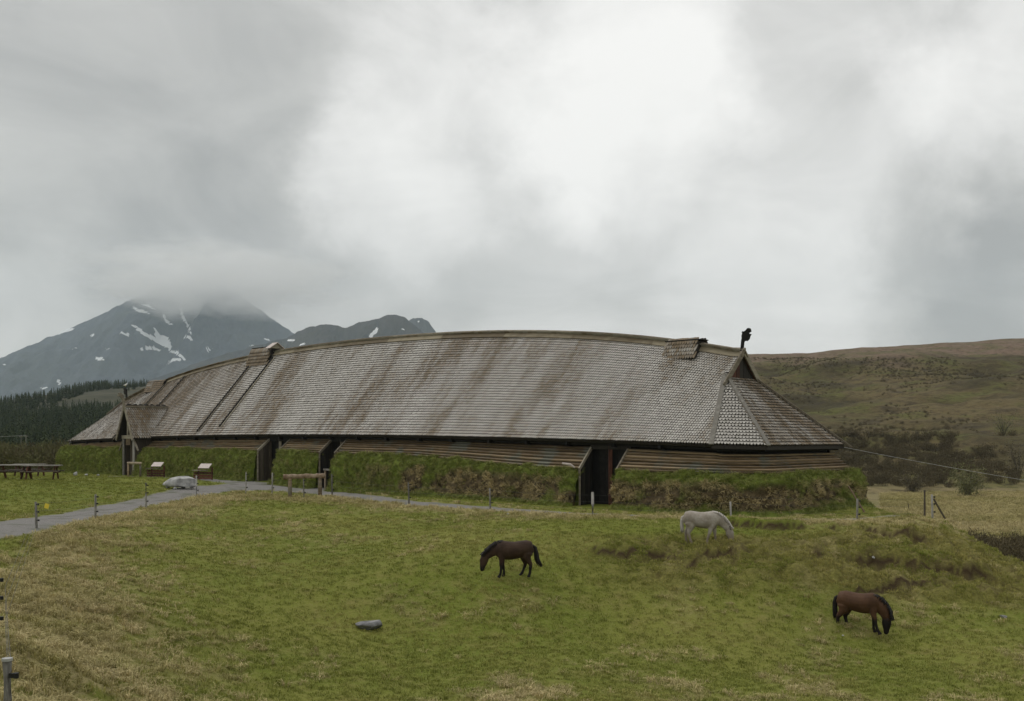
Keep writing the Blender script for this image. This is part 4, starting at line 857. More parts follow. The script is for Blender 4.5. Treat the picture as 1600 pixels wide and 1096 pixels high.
# ------------------------------------------------------------------ porch on the front of the longhouse
def build_porch():
    s0 = porch_s; zrg = 6.45; hw = 1.42; ze_ = 3.75; bf = float(be(s0)) + 1.35; gz_ = g1(*hp(s0, bf, 0)[:2])
    def b_at(z): t = (z - float(ze(s0))) / float(zr(s0) - ze(s0)); return float(be(s0)) * (1 - t)
    def pp(ds, b, z): return hp(s0 + ds, b, z)
    sA = np.array([*U, 0]); nA = np.array([*NV, 0])
    porch = MB()
    for sg in (1, -1):
        A = [pp(sg * hw, bf + .35, ze_), pp(0, bf + .35, zrg), pp(0, b_at(zrg) - .15, zrg), pp(sg * hw, b_at(ze_) - .1, ze_)]
        a = np.array(A); porch.add(np.concatenate([a - [0, 0, .02], a - [0, 0, .12]]), [[0, 1, 2, 3], [4, 7, 6, 5], [0, 3, 7, 4], [0, 4, 5, 1]])
    proof = porch.build('porch_roof', M['wood_dark'], house)
    for sg in (1, -1):
        lo0, lo1 = pp(sg * (hw + .05), bf + .38, ze_ - .05), pp(sg * (hw + .05), b_at(ze_) - .1, ze_ - .05); hi0, hi1 = pp(0, bf + .38, zrg), pp(0, b_at(zrg) - .1, zrg)
        shingle_mesh('shingles', shingle_points(quad_surf(lo0, lo1, hi0, hi1, 40 + sg, 44 + sg), 12, .2, np.array([U[0] * sg, U[1] * sg, .6]), 30 + sg), .2, .3, proof, 33 + sg, 0.03)
        board('barge_board', pp(0, bf + .42, zrg + .12), pp(sg * (hw + .12), bf + .42, ze_ - .18), .08, .24, (U[0] * sg, U[1] * sg, .6), M['wood_trim'], proof)
        board('valley_board', pp(0, b_at(zrg) - .02, zrg + .06), pp(sg * hw, b_at(ze_) + .05, ze_ + .1), .14, .05, (*NV, 1), M['wood_brown'], proof)
        # corner posts, braces and side boarding
        c = pp(sg * .95, bf, 0); MB().beam((c[0], c[1], gz_ - .1), (c[0], c[1], ze_ + .25), .18, .18).build('porch_post', M['wood_grey'], house)
        board('brace', pp(sg * 1.05, bf, ze_ - .25), pp(sg * 1.75, bf, ze_ - 1.1), .12, .12, (*NV, 0), M['wood_trim'], house)
        for k in range(6):
            b0 = float(be(s0)) - .7 + 1.9 * (k + .5) / 6; MB().box((*pp(sg * 1.0, b0, 0)[:2], (gz_ + ze_) / 2), (.3, .05 + .01 * (k % 2), ze_ - gz_), [nA, sA, [0, 0, 1]]).build('side_board', M['wood_panel'], house)
    board('ridge_board', pp(0, bf + .45, zrg + .10), pp(0, b_at(zrg) - .1, zrg + .10), .34, .10, (0, 0, 1), M['wood_trim'], proof)
    for k in range(7):     # carved crest
        b0 = bf + .2 - (bf - b_at(zrg)) * (k + .5) / 7; MB().prism([(-.28, 0), (.28, 0), (.24, .14), (.05, .20), (-.16, .15)], pp(0, b0, zrg + .15), nA, (0, 0, 1), sA, .10).build('crest', M['wood_dark'], proof)
    board('tie_beam', pp(-1.15, bf + .02, ze_ + .1), pp(1.15, bf + .02, ze_ + .1), .16, .3, (0, 0, 1), M['wood_trim'], house)
    board('king_post', pp(0, bf + .02, ze_ + .25), pp(0, bf + .02, zrg - .2), .16, .22, (*NV, 0), M['wood_trim'], house)
    MB().prism([(-.42, 0), (.42, 0), (.36, .62), (-.36, .62)], pp(0, bf + .04, ze_ - .62), sA, (0, 0, 1), nA, .08).build('carved_panel', M['wood_brown'], house)
    for k in range(7):
        MB().box((*pp(-.78 + 1.56 * (k + .5) / 7, bf - .55, 0)[:2], (gz_ + ze_) / 2), (.215, .05 + .012 * (k % 2), ze_ - gz_), [sA, nA, [0, 0, 1]]).build('door_board', M['wood_panel'], house)
    dg = [(-.12,-.5),(.12,-.5),(.10,0),(.16,.35),(.30,.62),(.42,.72),(.62,.74),(.60,.86),(.44,.88),(.56,1.0),(.40,1.06),(.22,.98),(.08,.8),(-.02,.45)]
    MB().prism(dg, pp(0, bf + .42, zrg + .25), nA, (0, 0, 1), sA, .16).build('dragon_head', M['wood_trim'], house)
build_porch()

# ------------------------------------------------------------------ gull on the far gable head
gl = hp(L + .55, 0, float(zr(L)) + 1.58)
gull = thing('gull', gl, 'small white-headed gull perched on the far gable head', 'bird')
b = MB(); b.tube([gl + [-.24, 0, .10], gl + [-.10, 0, .13], gl + [.05, 0, .17], gl + [.14, 0, .19]], [.02, .08, .09, .05], seg=8); b.build('body', M['white'], gull, True)
b = MB(); b.tube([gl + [.10, 0, .18], gl + [.14, 0, .27], gl + [.15, 0, .31], gl + [.16, 0, .36]], [.06, .055, .06, .02], seg=8); b.build('head', M['white'], gull, True)
b = MB(); b.tube([gl + [-.32, 0, .10], gl + [-.12, 0, .18], gl + [.06, 0, .22]], [.02, .09, .03], [.01, .04, .02], seg=8); b.build('wing', M['gull_grey'], gull, True)
b = MB(); b.tube([gl + [0, -.03, 0], gl + [0, -.03, .12]], .012, seg=5); b.tube([gl + [0, .03, 0], gl + [0, .03, .12]], .012, seg=5); b.build('legs', M['yellow'], gull)

# ------------------------------------------------------------------ fence posts
def fence_post(x, y, h, r, label, lean=(0, 0), ins=True, mat='post', dark_base=True):
    z = g1(x, y) if y > 25 else float(H(np.array([x]), np.array([y]))[0]); b = np.array([x, y, z]); t = thing('fence_post', b, label, 'post', 'electric fence posts along the path')
    top = b + [lean[0] * h, lean[1] * h, h]; m = MB(); m.tube([b - [0, 0, .3], b, (b + top) / 2 + [.004, 0, 0], top - [0, 0, .01], top], [r * 1.05, r * 1.04, r, r * .98, r * .8], seg=10); m.build('stake', M[mat], t, True)
    if ins:
        for f in (.3, .62, .9):
            c = b + (top - b) * f + [r * 1.1 + .035, -.02, 0]; m = MB(); m.box(c - [.02, 0, 0], (.09, .035, .035)); m.tube([c + [.02, 0, -.035], c + [.02, 0, .035]], .035, seg=8); m.build('insulator', M['plastic_black'], t)
    return t
PL = ['weathered fence post left of the yellow plate at the path edge', 'fence post on the path edge, second from the left', 'leaning grey fence post on the path edge before the boulder', 'fence post with insulators right in front of the pale boulder',
      'slim fence post at the wide part of the path', 'fence post with dark foot just left of the log hitching rail', 'thin dark stake behind the log hitching rail', 'fence post right of the log hitching rail', 'fence post alone on the path before the long turf wall',
      'fence post by the dry grass bank above the dark brown horse', 'pale thick fence post before the large right doorway', 'short pale fence post beside the grazing white horse', 'fence post before the near end of the turf wall', 'tall pale corner post at the brow of the bank']
HH = [40, 37, 40, 33, 33, 33, 30, 34, 33, 32, 36, 24, 34, 38]
for (px, py), hpx, lb in zip(FENCE_PX, HH, PL):
    g = gp(px, py); fence_post(g[0], g[1], hpx / FPX * g[1] + .03, (.035 if 'slim' in lb or 'thin' in lb else .07 if 'thick' in lb else .048), lb, (random.uniform(-.03, .03), 0), 'thick' not in lb and 'short' not in lb, 'post')
fence_post(-5.62, 11.4, 1.12, .052, 'thick round grey fence post in the bottom left corner', (0, 0), False, 'post')
c = np.array([-5.62 + .10, 11.38, 0]); tcor = [o for o in COL.objects if o.get('label') == 'thick round grey fence post in the bottom left corner'][0]
zc = ORG[tcor][2] + 1.12 - .16; m = MB(); m.box((-5.62 + .075, 11.36, zc), (.06, .04, .05)); m.tube([(-5.62 + .12, 11.36, zc - .03), (-5.62 + .12, 11.36, zc + .03)], .028, seg=8); m.build('insulator', M['plastic_black'], tcor)
m = MB(); m.tube([(-5.62, 11.4, ORG[tcor][2] + 1.115), (-5.62, 11.4, ORG[tcor][2] + 1.145)], .058, seg=12); m.build('cap', M['wire'], tcor)
fence_post(-10.05, 20.0, 1.25, .035, 'thin fence post with black ring insulators at the left edge of the photograph')
gq = gp(1421, 799); fence_post(gq[0], gq[1], .95, .04, 'thin leaning dark stake behind the brow of the bank', (-.18, 0), False, 'wood_panel')
gq = gp(1457, 812); fence_post(gq[0] - .12, gq[1] + .6, 1.25, .05, 'dark stake standing just behind the pale corner post', (0, 0), False, 'wood_panel')
cp_ = [o for o in COL.objects if str(o.get('label', '')).startswith('tall pale corner post')][0]; cb = ORG[cp_]
MB().beam(cb + [.05, 0, .95], cb + [.62, .1, .02], .06, .06).build('brace', M['wood_panel'], cp_)
# wires follow the posts
fz = [float(H(np.array([p[0]]), np.array([p[1]]))[0]) for p in FENCE]
for hgt, nm in ((.34, 'lowest'), (.68, 'middle'), (1.0, 'top')):
    P_ = np.array([[p[0] + .05, p[1], z + hgt] for p, z in zip(FENCE, fz)]); pts_ = []
    for a, c in zip(P_[:-1], P_[1:]):
        for t in np.linspace(0, 1, 5, endpoint=False): pts_.append(a + (c - a) * t - np.array([0, 0, .06 * 4 * t * (1 - t)]))
    w = MB().tube(np.array(pts_ + [P_[-1]]), .0035, seg=4).build('fence_wire', M['wire_dark'], None); tag(w, f'{nm} thin wire strung along the path fence posts', 'wire', 'fence wires')
# yellow warning plate hanging from the wire
yp = gp(57, 826); yq = np.array([(73 - 800) / FPX * (yp[1] + .6), yp[1] + .6, 0]); yz = CAMZ - (791 - HOR) / FPX * yq[1]
ax_ = np.array([math.cos(.25), 0, -math.sin(.25)]); m = MB(); m.box((yq[0], yq[1], yz), (.17, .012, .19), [ax_, [0, 1, 0], [math.sin(.25), 0, math.cos(.25)]])
tag(m.build('warning_plate', M['yellow'], None), 'small yellow plate hanging on the fence wire above the path', 'plate')

# ------------------------------------------------------------------ hitching rails
def rail(p0, p1, h, r, legs, label, mat='log', plank=False):
    o = (p0 + p1) / 2; t = thing('hitching_rail', o, label, 'rail'); d = (p1 - p0); u = d / np.linalg.norm(d); z0 = p0[2] + h; z1 = p1[2] + h
    a = np.array([*p0[:2], z0]); b = np.array([*p1[:2], z1])
    if plank: MB().beam(a, b, r * 2.4, r * 1.3).build('crossbeam', M['wood_grey'], t)
    else:
        n = 16; q = np.linspace(0, 1, n)[:, None]; P_ = a + (b - a) * q + np.column_stack([np.zeros(n), np.zeros(n), rng.normal(0, .012, n)]); MB().tube(P_, r * (1 + rng.normal(0, .09, n)), seg=10).build('crossbeam', M[mat], t, True)
    for f in legs:
        c = p0 + d * f; gz_ = g1(c[0], c[1]); MB().tube([(c[0], c[1], gz_ - .2), (c[0], c[1], gz_ + .4), (c[0], c[1], z0 + (z1 - z0) * f)], [r * .85, r * .8, r * .78], seg=9).build('leg', M['wood_brown'] if not plank else M['log'], t, True)
    return t
a, b = gp(453, 778), gp(500, 777); d = b - a; rail(a - d * .22, b + d * .18, 33 / FPX * a[1], .16, (.157, .871), 'rough log hitching rail on two stout legs beside the path')
a, b = gp(507, 764), gp(535, 767); d = b - a; rail(a, b + d * .12, 30 / FPX * a[1], .09, (.04, .88), 'plank topped hitching rail by the second doorway', plank=True)
a, b = gp(199, 746), gp(221, 746); rail(a, b, 22 / FPX * a[1], .10, (.06, .92), 'log hitching rail standing before the porch')

# ------------------------------------------------------------------ stands with tilted panels
def stand(px, py, label):
    g = gp(px, py); t = thing('display_stand', g, label, 'stand', 'stands along the turf wall'); sA = np.array([.97, -.243, 0]); nA = np.array([-.243, -.97, 0])
    for k in range(3): MB().beam(g + sA * -.85 + [0, 0, .12 + .2 * k] - nA * .02 * k, g + sA * .75 + [0, 0, .12 + .2 * k] - nA * .02 * k, .10, .15).build('front_board', M['wood_red'], t)
    for f in (-.6, .55): MB().beam(g + sA * f - nA * .3, g + sA * f - nA * .3 + [0, 0, .95], .1, .1).build('leg', M['wood_red'], t); MB().beam(g + sA * f - nA * .3 + [0, 0, .55], g + sA * f + nA * .25 + [0, 0, .55], .08, .08).build('bracket', M['wood_red'], t)
    tl = nA * .55 + np.array([0, 0, .8]); tl /= np.linalg.norm(tl); up = np.cross(sA, tl); up /= np.linalg.norm(up); up = up if up[2] > 0 else -up
    MB().box(g + sA * .12 + [0, 0, 1.05], (.92, .05, .58), [sA, tl, up]).build('panel', M['panel_pale'], t)
    MB().beam(g + sA * -.9 + [0, 0, .72], g + sA * .3 + [0, 0, .72], .34, .06).build('shelf', M['wood_trim'], t)
stand(244, 746, 'wooden stand with tilted pale panel right of the porch')
stand(318, 750, 'wooden stand with tilted pale panel behind the pale boulder')

# ------------------------------------------------------------------ stones
def stone(name, c, size, yaw, seed, mat, label, cat='rock', outline=None, flat=.25, group=None):
    bm = bmesh.new(); bmesh.ops.create_icosphere(bm, subdivisions=4, radius=1.0); V = np.array([v.co[:] for v in bm.verts]); F = np.array([[v.index for v in f.verts] for f in bm.faces]); bm.free()
    r = np.random.default_rng(seed); D = V.copy()
    for _ in range(13):          # cut facets
        n = r.normal(size=3); n /= np.linalg.norm(n); k = r.uniform(.50, .82); d = D @ n; D = D - np.outer(np.maximum(d - k, 0), n)
    D = D * (1 + .10 * (fbm(V[:, 0] * 2.3 + V[:, 2], V[:, 1] * 2.3 - V[:, 2], 4, seed) - .5))[:, None]
    if outline: D = outline(D)
    D = D * (np.asarray(size) / 2); cy, sy = math.cos(yaw), math.sin(yaw); D = np.column_stack([D[:, 0] * cy - D[:, 1] * sy, D[:, 0] * sy + D[:, 1] * cy, D[:, 2]])
    hgt_ = D[:, 2].max() - D[:, 2].min(); D = D + np.asarray(c) + [0, 0, -D[:, 2].min() - hgt_ * flat]; o = mk(name, D, [F], M[mat], None, False, None, c); return tag(o, label, cat, group)
bc = gp(283, 764)
def wedge_shape(D):
    x, z = D[:, 0], D[:, 2]; k = np.interp(x, [-1, -.5, .3, .75, 1], [.45, .78, 1.0, 1.05, .95]); z2 = np.where(z > 0, z * k, z * np.interp(x, [-1, -.6, .3, 1], [.2, .7, .75, .9])); return np.column_stack([D[:, 0], D[:, 1], z2 + .18 * x])
stone('boulder', bc + [0, 0, .10], (2.5, 1.4, 1.35), 0.12, 3, 'stone', 'large pale wedge-shaped boulder propped on small stones beside the path', 'boulder', wedge_shape, .02)
for k, (px, py) in enumerate(((262, 763), (273, 765), (287, 763.5), (299, 763.5))):
    stone('support_stone', gp(px, py), (.38, .34, .26), k, 20 + k, 'stone', ['small stone under the left tip of the pale boulder', 'small stone under the left middle of the pale boulder', 'white small stone under the right middle of the boulder', 'small stone under the right end of the pale boulder'][k], 'stone', None, .2, 'stones propping the boulder')
stone('rock', colx(575, gp(575, 985)[1]), (.98, .6, .62), .1, 8, 'stone_dark', 'grey angular rock lying alone in the pasture foreground', 'rock', lambda D: np.column_stack([D[:, 0], D[:, 1], D[:, 2] * np.interp(D[:, 0], [-1, 0, .8, 1], [.5, .8, 1.15, 1.0])]), .12)
for k, (px, w, hgt, lb) in enumerate(((118, .5, .55, 'round grey stone at the foot of the far turf wall, leftmost of three'), (135, .42, .25, 'flat pale stone between two others at the far turf wall foot'), (153, .45, .26, 'low grey stone, rightmost of three at the far turf wall foot'))):
    stone('stone', gp(px, 744), (w, w * .8, hgt), k, 40 + k, 'stone', lb, 'stone', None, .2)
for k, (px, py, w, lb) in enumerate(((793, 804.5, .22, 'tiny white stone in dry grass beside the path'), (1365, 873, .20, 'flat pale stone at the foot of a trampled earth step'), (1568, 966, .35, 'small pale stone near the right edge of the pasture'), (1317, 996, .10, 'tiny white stone left of the front hooves of the bay horse'))):
    stone('stone', gp(px, py), (w, w * .7, w * .55), k, 60 + k, 'stone', lb, 'stone', None, .3)
# pole leaning against the near turf wall
a = gp(1352, 803); MB_ = MB().tube([a, a + [-.55, .9, 1.35]], [.045, .035], seg=8); tag(MB_.build('leaning_pole', M['log'], None), 'bare wooden pole leaning on the near end of the turf wall', 'pole')
a = hp(s_eave(880, 1.0), float(be(10)) + 1.0, 2.36); tag(MB().tube([a, a + [.45, -.1, -.06], a + [.7, -.2, -.22]], [.06, .075, .04], seg=7).build('branch', M['panel_pale'], None), 'short pale branch lying on the turf wall left of the right doorway', 'branch')

# ------------------------------------------------------------------ picnic tables
def picnic(px, py, yaw, label):
    g = gp(px, py); t = thing('picnic_table', g, label, 'table', 'picnic tables on the lawn'); c, s = math.cos(yaw), math.sin(yaw); X = np.array([c, s, 0]); Y = np.array([-s, c, 0]); Zv = np.array([0, 0, 1.])
    for k in range(5): MB().box(g + Y * (-.42 + .21 * k) + Zv * 1.0, (2.5, .19, .06), [X, Y, Zv]).build('tabletop_board', M['wood_grey'], t)
    for sg in (1, -1):
        for k in range(2): MB().box(g + Y * sg * (.86 + .2 * k) + Zv * .60, (2.5, .18, .06), [X, Y, Zv]).build('bench_board', M['wood_panel'], t)
        e = X * sg * .88
        for q in (1, -1): MB().beam(g + e + Y * q * .88, g + e + Y * q * .28 + Zv * .96, .18, .08, X).build('leg', M['wood_red'], t)
        MB().beam(g + e + X * .07 + Y * -1.08 + Zv * .55, g + e + X * .07 + Y * 1.08 + Zv * .55, .07, .15).build('bench_support', M['wood_red'], t)
        MB().beam(g + e + X * .07 + Y * -.5 + Zv * .93, g + e + X * .07 + Y * .5 + Zv * .93, .07, .1).build('top_support', M['wood_red'], t)
picnic(66, 750, .22, 'grey picnic table nearest the turf wall on the lawn')
picnic(21, 749, .05, 'picnic table with reddish frame at the left edge of the photograph')
picnic(46, 745, .15, 'picnic table half hidden behind the two front picnic tables')

# ------------------------------------------------------------------ horses
def remesh(V, F, voxel, smooth=4):
    me = mesh_np('tmp', V, F, [], True); o = bpy.data.objects.new('tmp', me); COL.objects.link(o)
    m = o.modifiers.new('r', 'REMESH'); m.mode = 'VOXEL'; m.voxel_size = voxel; m.use_smooth_shade = True
    m = o.modifiers.new('s', 'SMOOTH'); m.factor = .5; m.iterations = smooth
    dg = bpy.context.evaluated_depsgraph_get(); out = bpy.data.meshes.new_from_object(o.evaluated_get(dg)); bpy.data.objects.remove(o); bpy.data.meshes.remove(me); return out
def coat(name, body, shade, points, pz=0.55, dapple=0.0, topc=None):
    def fn(t, p):
        P = objco(t); n = t.noise(P, 3.0, 4, .6); n2 = t.noise(P, 14, 3, .6); z = t.n('ShaderNodeSeparateXYZ', {0: P}).outputs[2]
        c = t.mix(t.ramp(n, .35, .65), body, shade)
        if dapple: c = t.mix(t.math('MULTIPLY', t.ramp(n2, .5, .64), dapple), c, points)
        c = t.mix(t.ramp(t.math('ADD', z, t.math('MULTIPLY', t.math('SUBTRACT', n, .5), .25)), pz, pz - .22), c, points); t.l.new(c, p.inputs['Base Color']); bump(t, p, t.noise(P, 60, 2, .5), .15, .01)
    return material(name, fn, .65, .2)
def horse(name, px, py, d, yaw, label, body_mat, hair_mat, neck, head, hooves, scale=1.0, tail=None, tailw=.075):
    b = MB()
    # trunk: (x, z, half width, half height)
    tr = np.array([(-.72,1.02,.06,.08),(-.69,1.0,.15,.17),(-.60,1.02,.22,.25),(-.46,1.03,.255,.285),(-.28,1.005,.26,.285),(-.08,.965,.275,.30),(.12,.95,.28,.315),(.30,.965,.265,.325),(.45,.985,.235,.33),(.57,.97,.20,.28),(.66,.95,.15,.21),(.71,.94,.08,.12)])
    b.tube(np.column_stack([tr[:, 0], 0 * tr[:, 0], tr[:, 1]]), tr[:, 2] * 1.03, tr[:, 3] * 1.05, 18)
    nk = np.array(neck); b.tube(np.column_stack([nk[:, 0], nk[:, 4] if nk.shape[1] > 4 else 0 * nk[:, 0], nk[:, 1]]), nk[:, 2], nk[:, 3], 14, up=(.4, 0, 1))
    hd = np.array(head); hy = hd[:, 4] if hd.shape[1] > 4 else 0 * hd[:, 0]; HP = np.column_stack([hd[:, 0], hy, hd[:, 1]]); b.tube(HP, hd[:, 2] * 1.12, hd[:, 3] * 1.14, 12, up=(1, 0, .2))
    dvec = HP[1] - HP[0]; dvec /= np.linalg.norm(dvec); fwd = np.array([dvec[2] * -1, 0, dvec[0]]) ; fwd = fwd if fwd[0] > 0 else -fwd
    for sg in (1, -1):        # ears
        e0 = HP[0] + np.array([0, sg * .055, 0]) + fwd * .02; b.tube([e0, e0 - dvec * .09 + fwd * .03 + [0, sg * .015, 0], e0 - dvec * .17 + fwd * .05 + [0, sg * .02, 0]], [.035, .032, .012], seg=6)
    for sg, kind, dx in ((1, 'f', hooves[0]), (-1, 'f', hooves[1]), (1, 'h', hooves[2]), (-1, 'h', hooves[3])):
        if kind == 'f': ch = [(.47,.95,.10,.16),(.46,.78,.095,.13),(.45,.62,.07,.085),(.46,.44,.052,.06),(.45,.36,.045,.05),(.455,.20,.037,.042),(.46,.13,.044,.05),(.49,.075,.04,.045),(.505,.035,.055,.06),(.51,.0,.06,.068)]; y0 = .135
        else: ch = [(-.47,.98,.09,.12),(-.46,.84,.135,.20),(-.44,.70,.11,.15),(-.51,.57,.075,.095),(-.575,.47,.058,.075),(-.58,.40,.05,.058),(-.56,.22,.04,.046),(-.55,.14,.046,.052),(-.52,.08,.042,.046),(-.505,.035,.056,.06),(-.50,.0,.06,.068)]; y0 = .13
        ch = np.array(ch); k = np.clip((.92 - ch[:, 1]) / .92, 0, 1); zoff = dx[1] if isinstance(dx, tuple) else 0; dxx = dx[0] if isinstance(dx, tuple) else dx
        b.tube(np.column_stack([ch[:, 0] + dxx * k, sg * y0 * (.8 + .2 * np.minimum(k * 3, 1)), ch[:, 1] + zoff * k]), ch[:, 2] * 1.1, ch[:, 3] * 1.1, 10, up=(1, 0, 0))
    V = np.concatenate(b.V); me = remesh(V, b.faces(), .019, 5)
    x = (px - 800) / FPX * d; base = np.array([x, d, float(H(np.array([x]), np.array([d]))[0])])
    t = thing(name, base, label, 'horse', 'horses grazing on the pasture'); t.rotation_euler = (0, 0, yaw); t.scale = (scale,) * 3
    me.name = 'body'; me.materials.append(M[body_mat]); o = link('body', me, t)
    def part(nm, mbb, mat):
        V = np.concatenate(mbb.V); mm = mesh_np(nm, V, mbb.faces(), [M[mat]], True); return link(nm, mm, t)
    # mane along the crest of the neck
    n = 26; q = np.linspace(0, 1, n); ci = np.interp(q, np.linspace(0, 1, len(nk)), np.arange(len(nk))); cx = np.interp(ci, np.arange(len(nk)), nk[:, 0]); cz = np.interp(ci, np.arange(len(nk)), nk[:, 1]); cr = np.interp(ci, np.arange(len(nk)), nk[:, 3])
    dx_ = np.gradient(cx); dz_ = np.gradient(cz); ln = np.hypot(dx_, dz_); ux, uz = -dz_ / ln, dx_ / ln; sgn = np.where(uz < 0, -1, 1); ux, uz = ux * sgn, uz * sgn
    mm = MB()
    for sg, ext in ((1, .9), (-1, .55)):
        for i in range(n - 1):
            for k in range(3):
                i2 = i + rng.uniform(0, 1); bx = np.interp(i2, np.arange(n), cx + ux * cr * .96); bz = np.interp(i2, np.arange(n), cz + uz * cr * .96); l_ = rng.uniform(.08, .20) * ext * math.sin(math.pi * min(max(i2 / n * .9 + .12, 0), 1)) ** .5
                p0 = np.array([bx, 0, bz]); p1 = p0 + [ux[i] * .05, sg * .03, uz[i] * .035]; p2 = p1 + [rng.normal(0, .02), sg * .07, -l_ * .6]; p3 = p2 + [rng.normal(0, .03), sg * .02, -l_ * .5]; mm.tube([p0, p1, p2, p3], [.012, .018, .014, .004], seg=5)
    part('mane', mm, hair_mat)
    tl = np.array(tail or [(-.68,1.14),(-.76,1.08),(-.80,.9),(-.80,.65),(-.79,.45),(-.78,.32)]); mm = MB()
    for i in range(46):
        w = tailw * np.interp(np.linspace(0, 1, len(tl)), [0, .15, .5, .9, 1], [.35, .5, 1, 1.1, .9]); off = rng.normal(0, 1, 2); off = off / max(1, np.linalg.norm(off) / 1.3)
        ln_ = rng.uniform(.82, 1.0); P_ = np.column_stack([tl[:, 0] + off[0] * w * .7, off[1] * w * .7, tl[:, 1]]); P_[1:] = P_[0] + (P_[1:] - P_[0]) * np.linspace(1, ln_, len(tl) - 1)[:, None]; mm.tube(P_, [.022, .026, .022, .02, .016, .004][:len(tl)], seg=5)
    part('tail', mm, hair_mat)
    for sg in (1, -1):
        c_ = HP[0] * .55 + HP[1] * .45 + np.array([0, sg * (hd[1, 2] * .92), 0]) + fwd * hd[1, 3] * .45; mm = MB(); mm.tube([c_ + [0, -.012 * sg, 0], c_, c_ + [0, .014 * sg, 0]], [.022, .022, .006], seg=7); part('eye', mm, 'plastic_black')
    return t
M['coat_dark'] = coat('dark_brown_coat', (0.034, 0.019, 0.012), (0.056, 0.033, 0.021), (0.010, 0.008, 0.007), .55)
M['coat_bay'] = coat('bay_coat', (0.058, 0.028, 0.014), (0.088, 0.044, 0.023), (0.012, 0.009, 0.008), .62)
M['coat_grey'] = coat('dirty_white_coat', (0.385, 0.355, 0.315), (0.26, 0.228, 0.19), (0.24, 0.20, 0.155), .50, .45)
M['hair_dark'] = plain('dark_horse_hair', (0.006, 0.005, 0.005), (0.016, 0.012, 0.010), 30, .6, .2)
M['hair_grey'] = plain('greyish_horse_hair', (0.36, 0.33, 0.30), (0.52, 0.49, 0.45), 20, .7, .2)
NECK1 = [(.38,1.06,.17,.24),(.56,1.04,.15,.25),(.72,.98,.125,.215),(.88,.88,.10,.175),(1.0,.78,.085,.145),(1.06,.72,.075,.12)]
HEAD1 = [(1.04,.80,.07,.085),(1.06,.72,.085,.13),(1.09,.62,.085,.14),(1.12,.50,.068,.115),(1.145,.38,.055,.085),(1.155,.30,.055,.075),(1.16,.25,.045,.055),(1.16,.225,.02,.03)]
NECK2 = [(.38,1.06,.17,.24),(.58,1.02,.15,.25),(.76,.93,.125,.21),(.91,.79,.10,.17),(1.02,.65,.085,.14),(1.06,.58,.075,.12)]
HEAD2 = [(1.05,.64,.07,.085),(1.07,.56,.085,.13),(1.10,.46,.085,.14),(1.13,.34,.068,.115),(1.155,.22,.055,.085),(1.165,.13,.055,.075),(1.17,.075,.045,.055),(1.17,.05,.02,.03)]
NECK3 = [(.38,1.04,.17,.24),(.58,.98,.16,.26),(.74,.86,.135,.22),(.84,.70,.11,.18),(.89,.55,.09,.145),(.90,.48,.08,.12)]
HEAD3 = [(.90,.56,.07,.085),(.90,.48,.085,.13),(.90,.38,.085,.14),(.895,.26,.068,.115),(.89,.15,.055,.085),(.885,.07,.055,.075),(.88,.02,.045,.055),(.88,0.0,.02,.03)]
horse('horse', 803, 902, gp(803, 901)[1], math.pi + .16, 'dark brown horse with swept tail grazing in the middle of the pasture', 'coat_dark', 'hair_dark', NECK1, HEAD1, (.06, -.14, -.02, .26), 1.0, [(-.68,1.14),(-.77,1.06),(-.82,.85),(-.85,.62),(-.93,.45),(-1.02,.32)], .085)
horse('horse', 1096, 845, gp(1096, 846)[1], -.22, 'dirty white horse grazing on the bank below the turf wall', 'coat_grey', 'hair_grey', NECK2, HEAD2, (.12, -.28, -.06, .16), 1.0, [(-.68,1.12),(-.75,1.05),(-.77,.88),(-.77,.68),(-.76,.52),(-.75,.42)], .06)
horse('horse', 1342, 990, gp(1342, 990)[1], -.62, 'bay brown horse grazing on the right with its head at the ground', 'coat_bay', 'hair_dark', NECK3, HEAD3, (-.02, .22, .16, -.14), 1.03)

# ------------------------------------------------------------------ utility poles and cables
def upole(px, d, top, bot, label):
    x = (px - 800) / FPX * d; zt = CAMZ + (HOR - top) / FPX * d; zb = CAMZ + (HOR - bot) / FPX * d - 1.5; t = thing('utility_pole', (x, d, zb), label, 'pole', 'poles before the spruce wood'); MB().tube([(x, d, zb), (x, d, zt)], [.11, .08], seg=8).build('mast', M['post'], t); MB().beam((x - .5, d, zt - .3), (x + .5, d, zt - .3), .09, .09).build('crossarm', M['post'], t); return np.array([x, d, zt])
u1 = upole(33, 255, 681, 712, 'thin wooden pole in front of the spruce wood, left of the pair'); u2 = upole(40.5, 250, 680, 712, 'thin wooden pole in front of the spruce wood, right of the pair')
tag(MB().tube([u2 + [0, 0, -.1], u1, u1 + [-12, 1, -.6], u1 + [-40, 4, .2]], .03, seg=5).build('power_line', M['wire'], None), 'pale cable running left from the pole pair by the spruce wood', 'cable')
a = np.array([(1318 - 800) / FPX * 62, 62, CAMZ - (699 - HOR) / FPX * 62]); b = np.array([(1760 - 800) / FPX * 62, 62, CAMZ - (775 - HOR) / FPX * 62])
q = np.linspace(0, 1, 14)[:, None]; tag(MB().tube(a + (b - a) * q - np.column_stack([0 * q, 0 * q, .5 * q * (1 - q)]), .013, seg=5).build('overhead_cable', M['wire'], None), 'thin pale cable sloping down to the right from the house corner', 'cable')

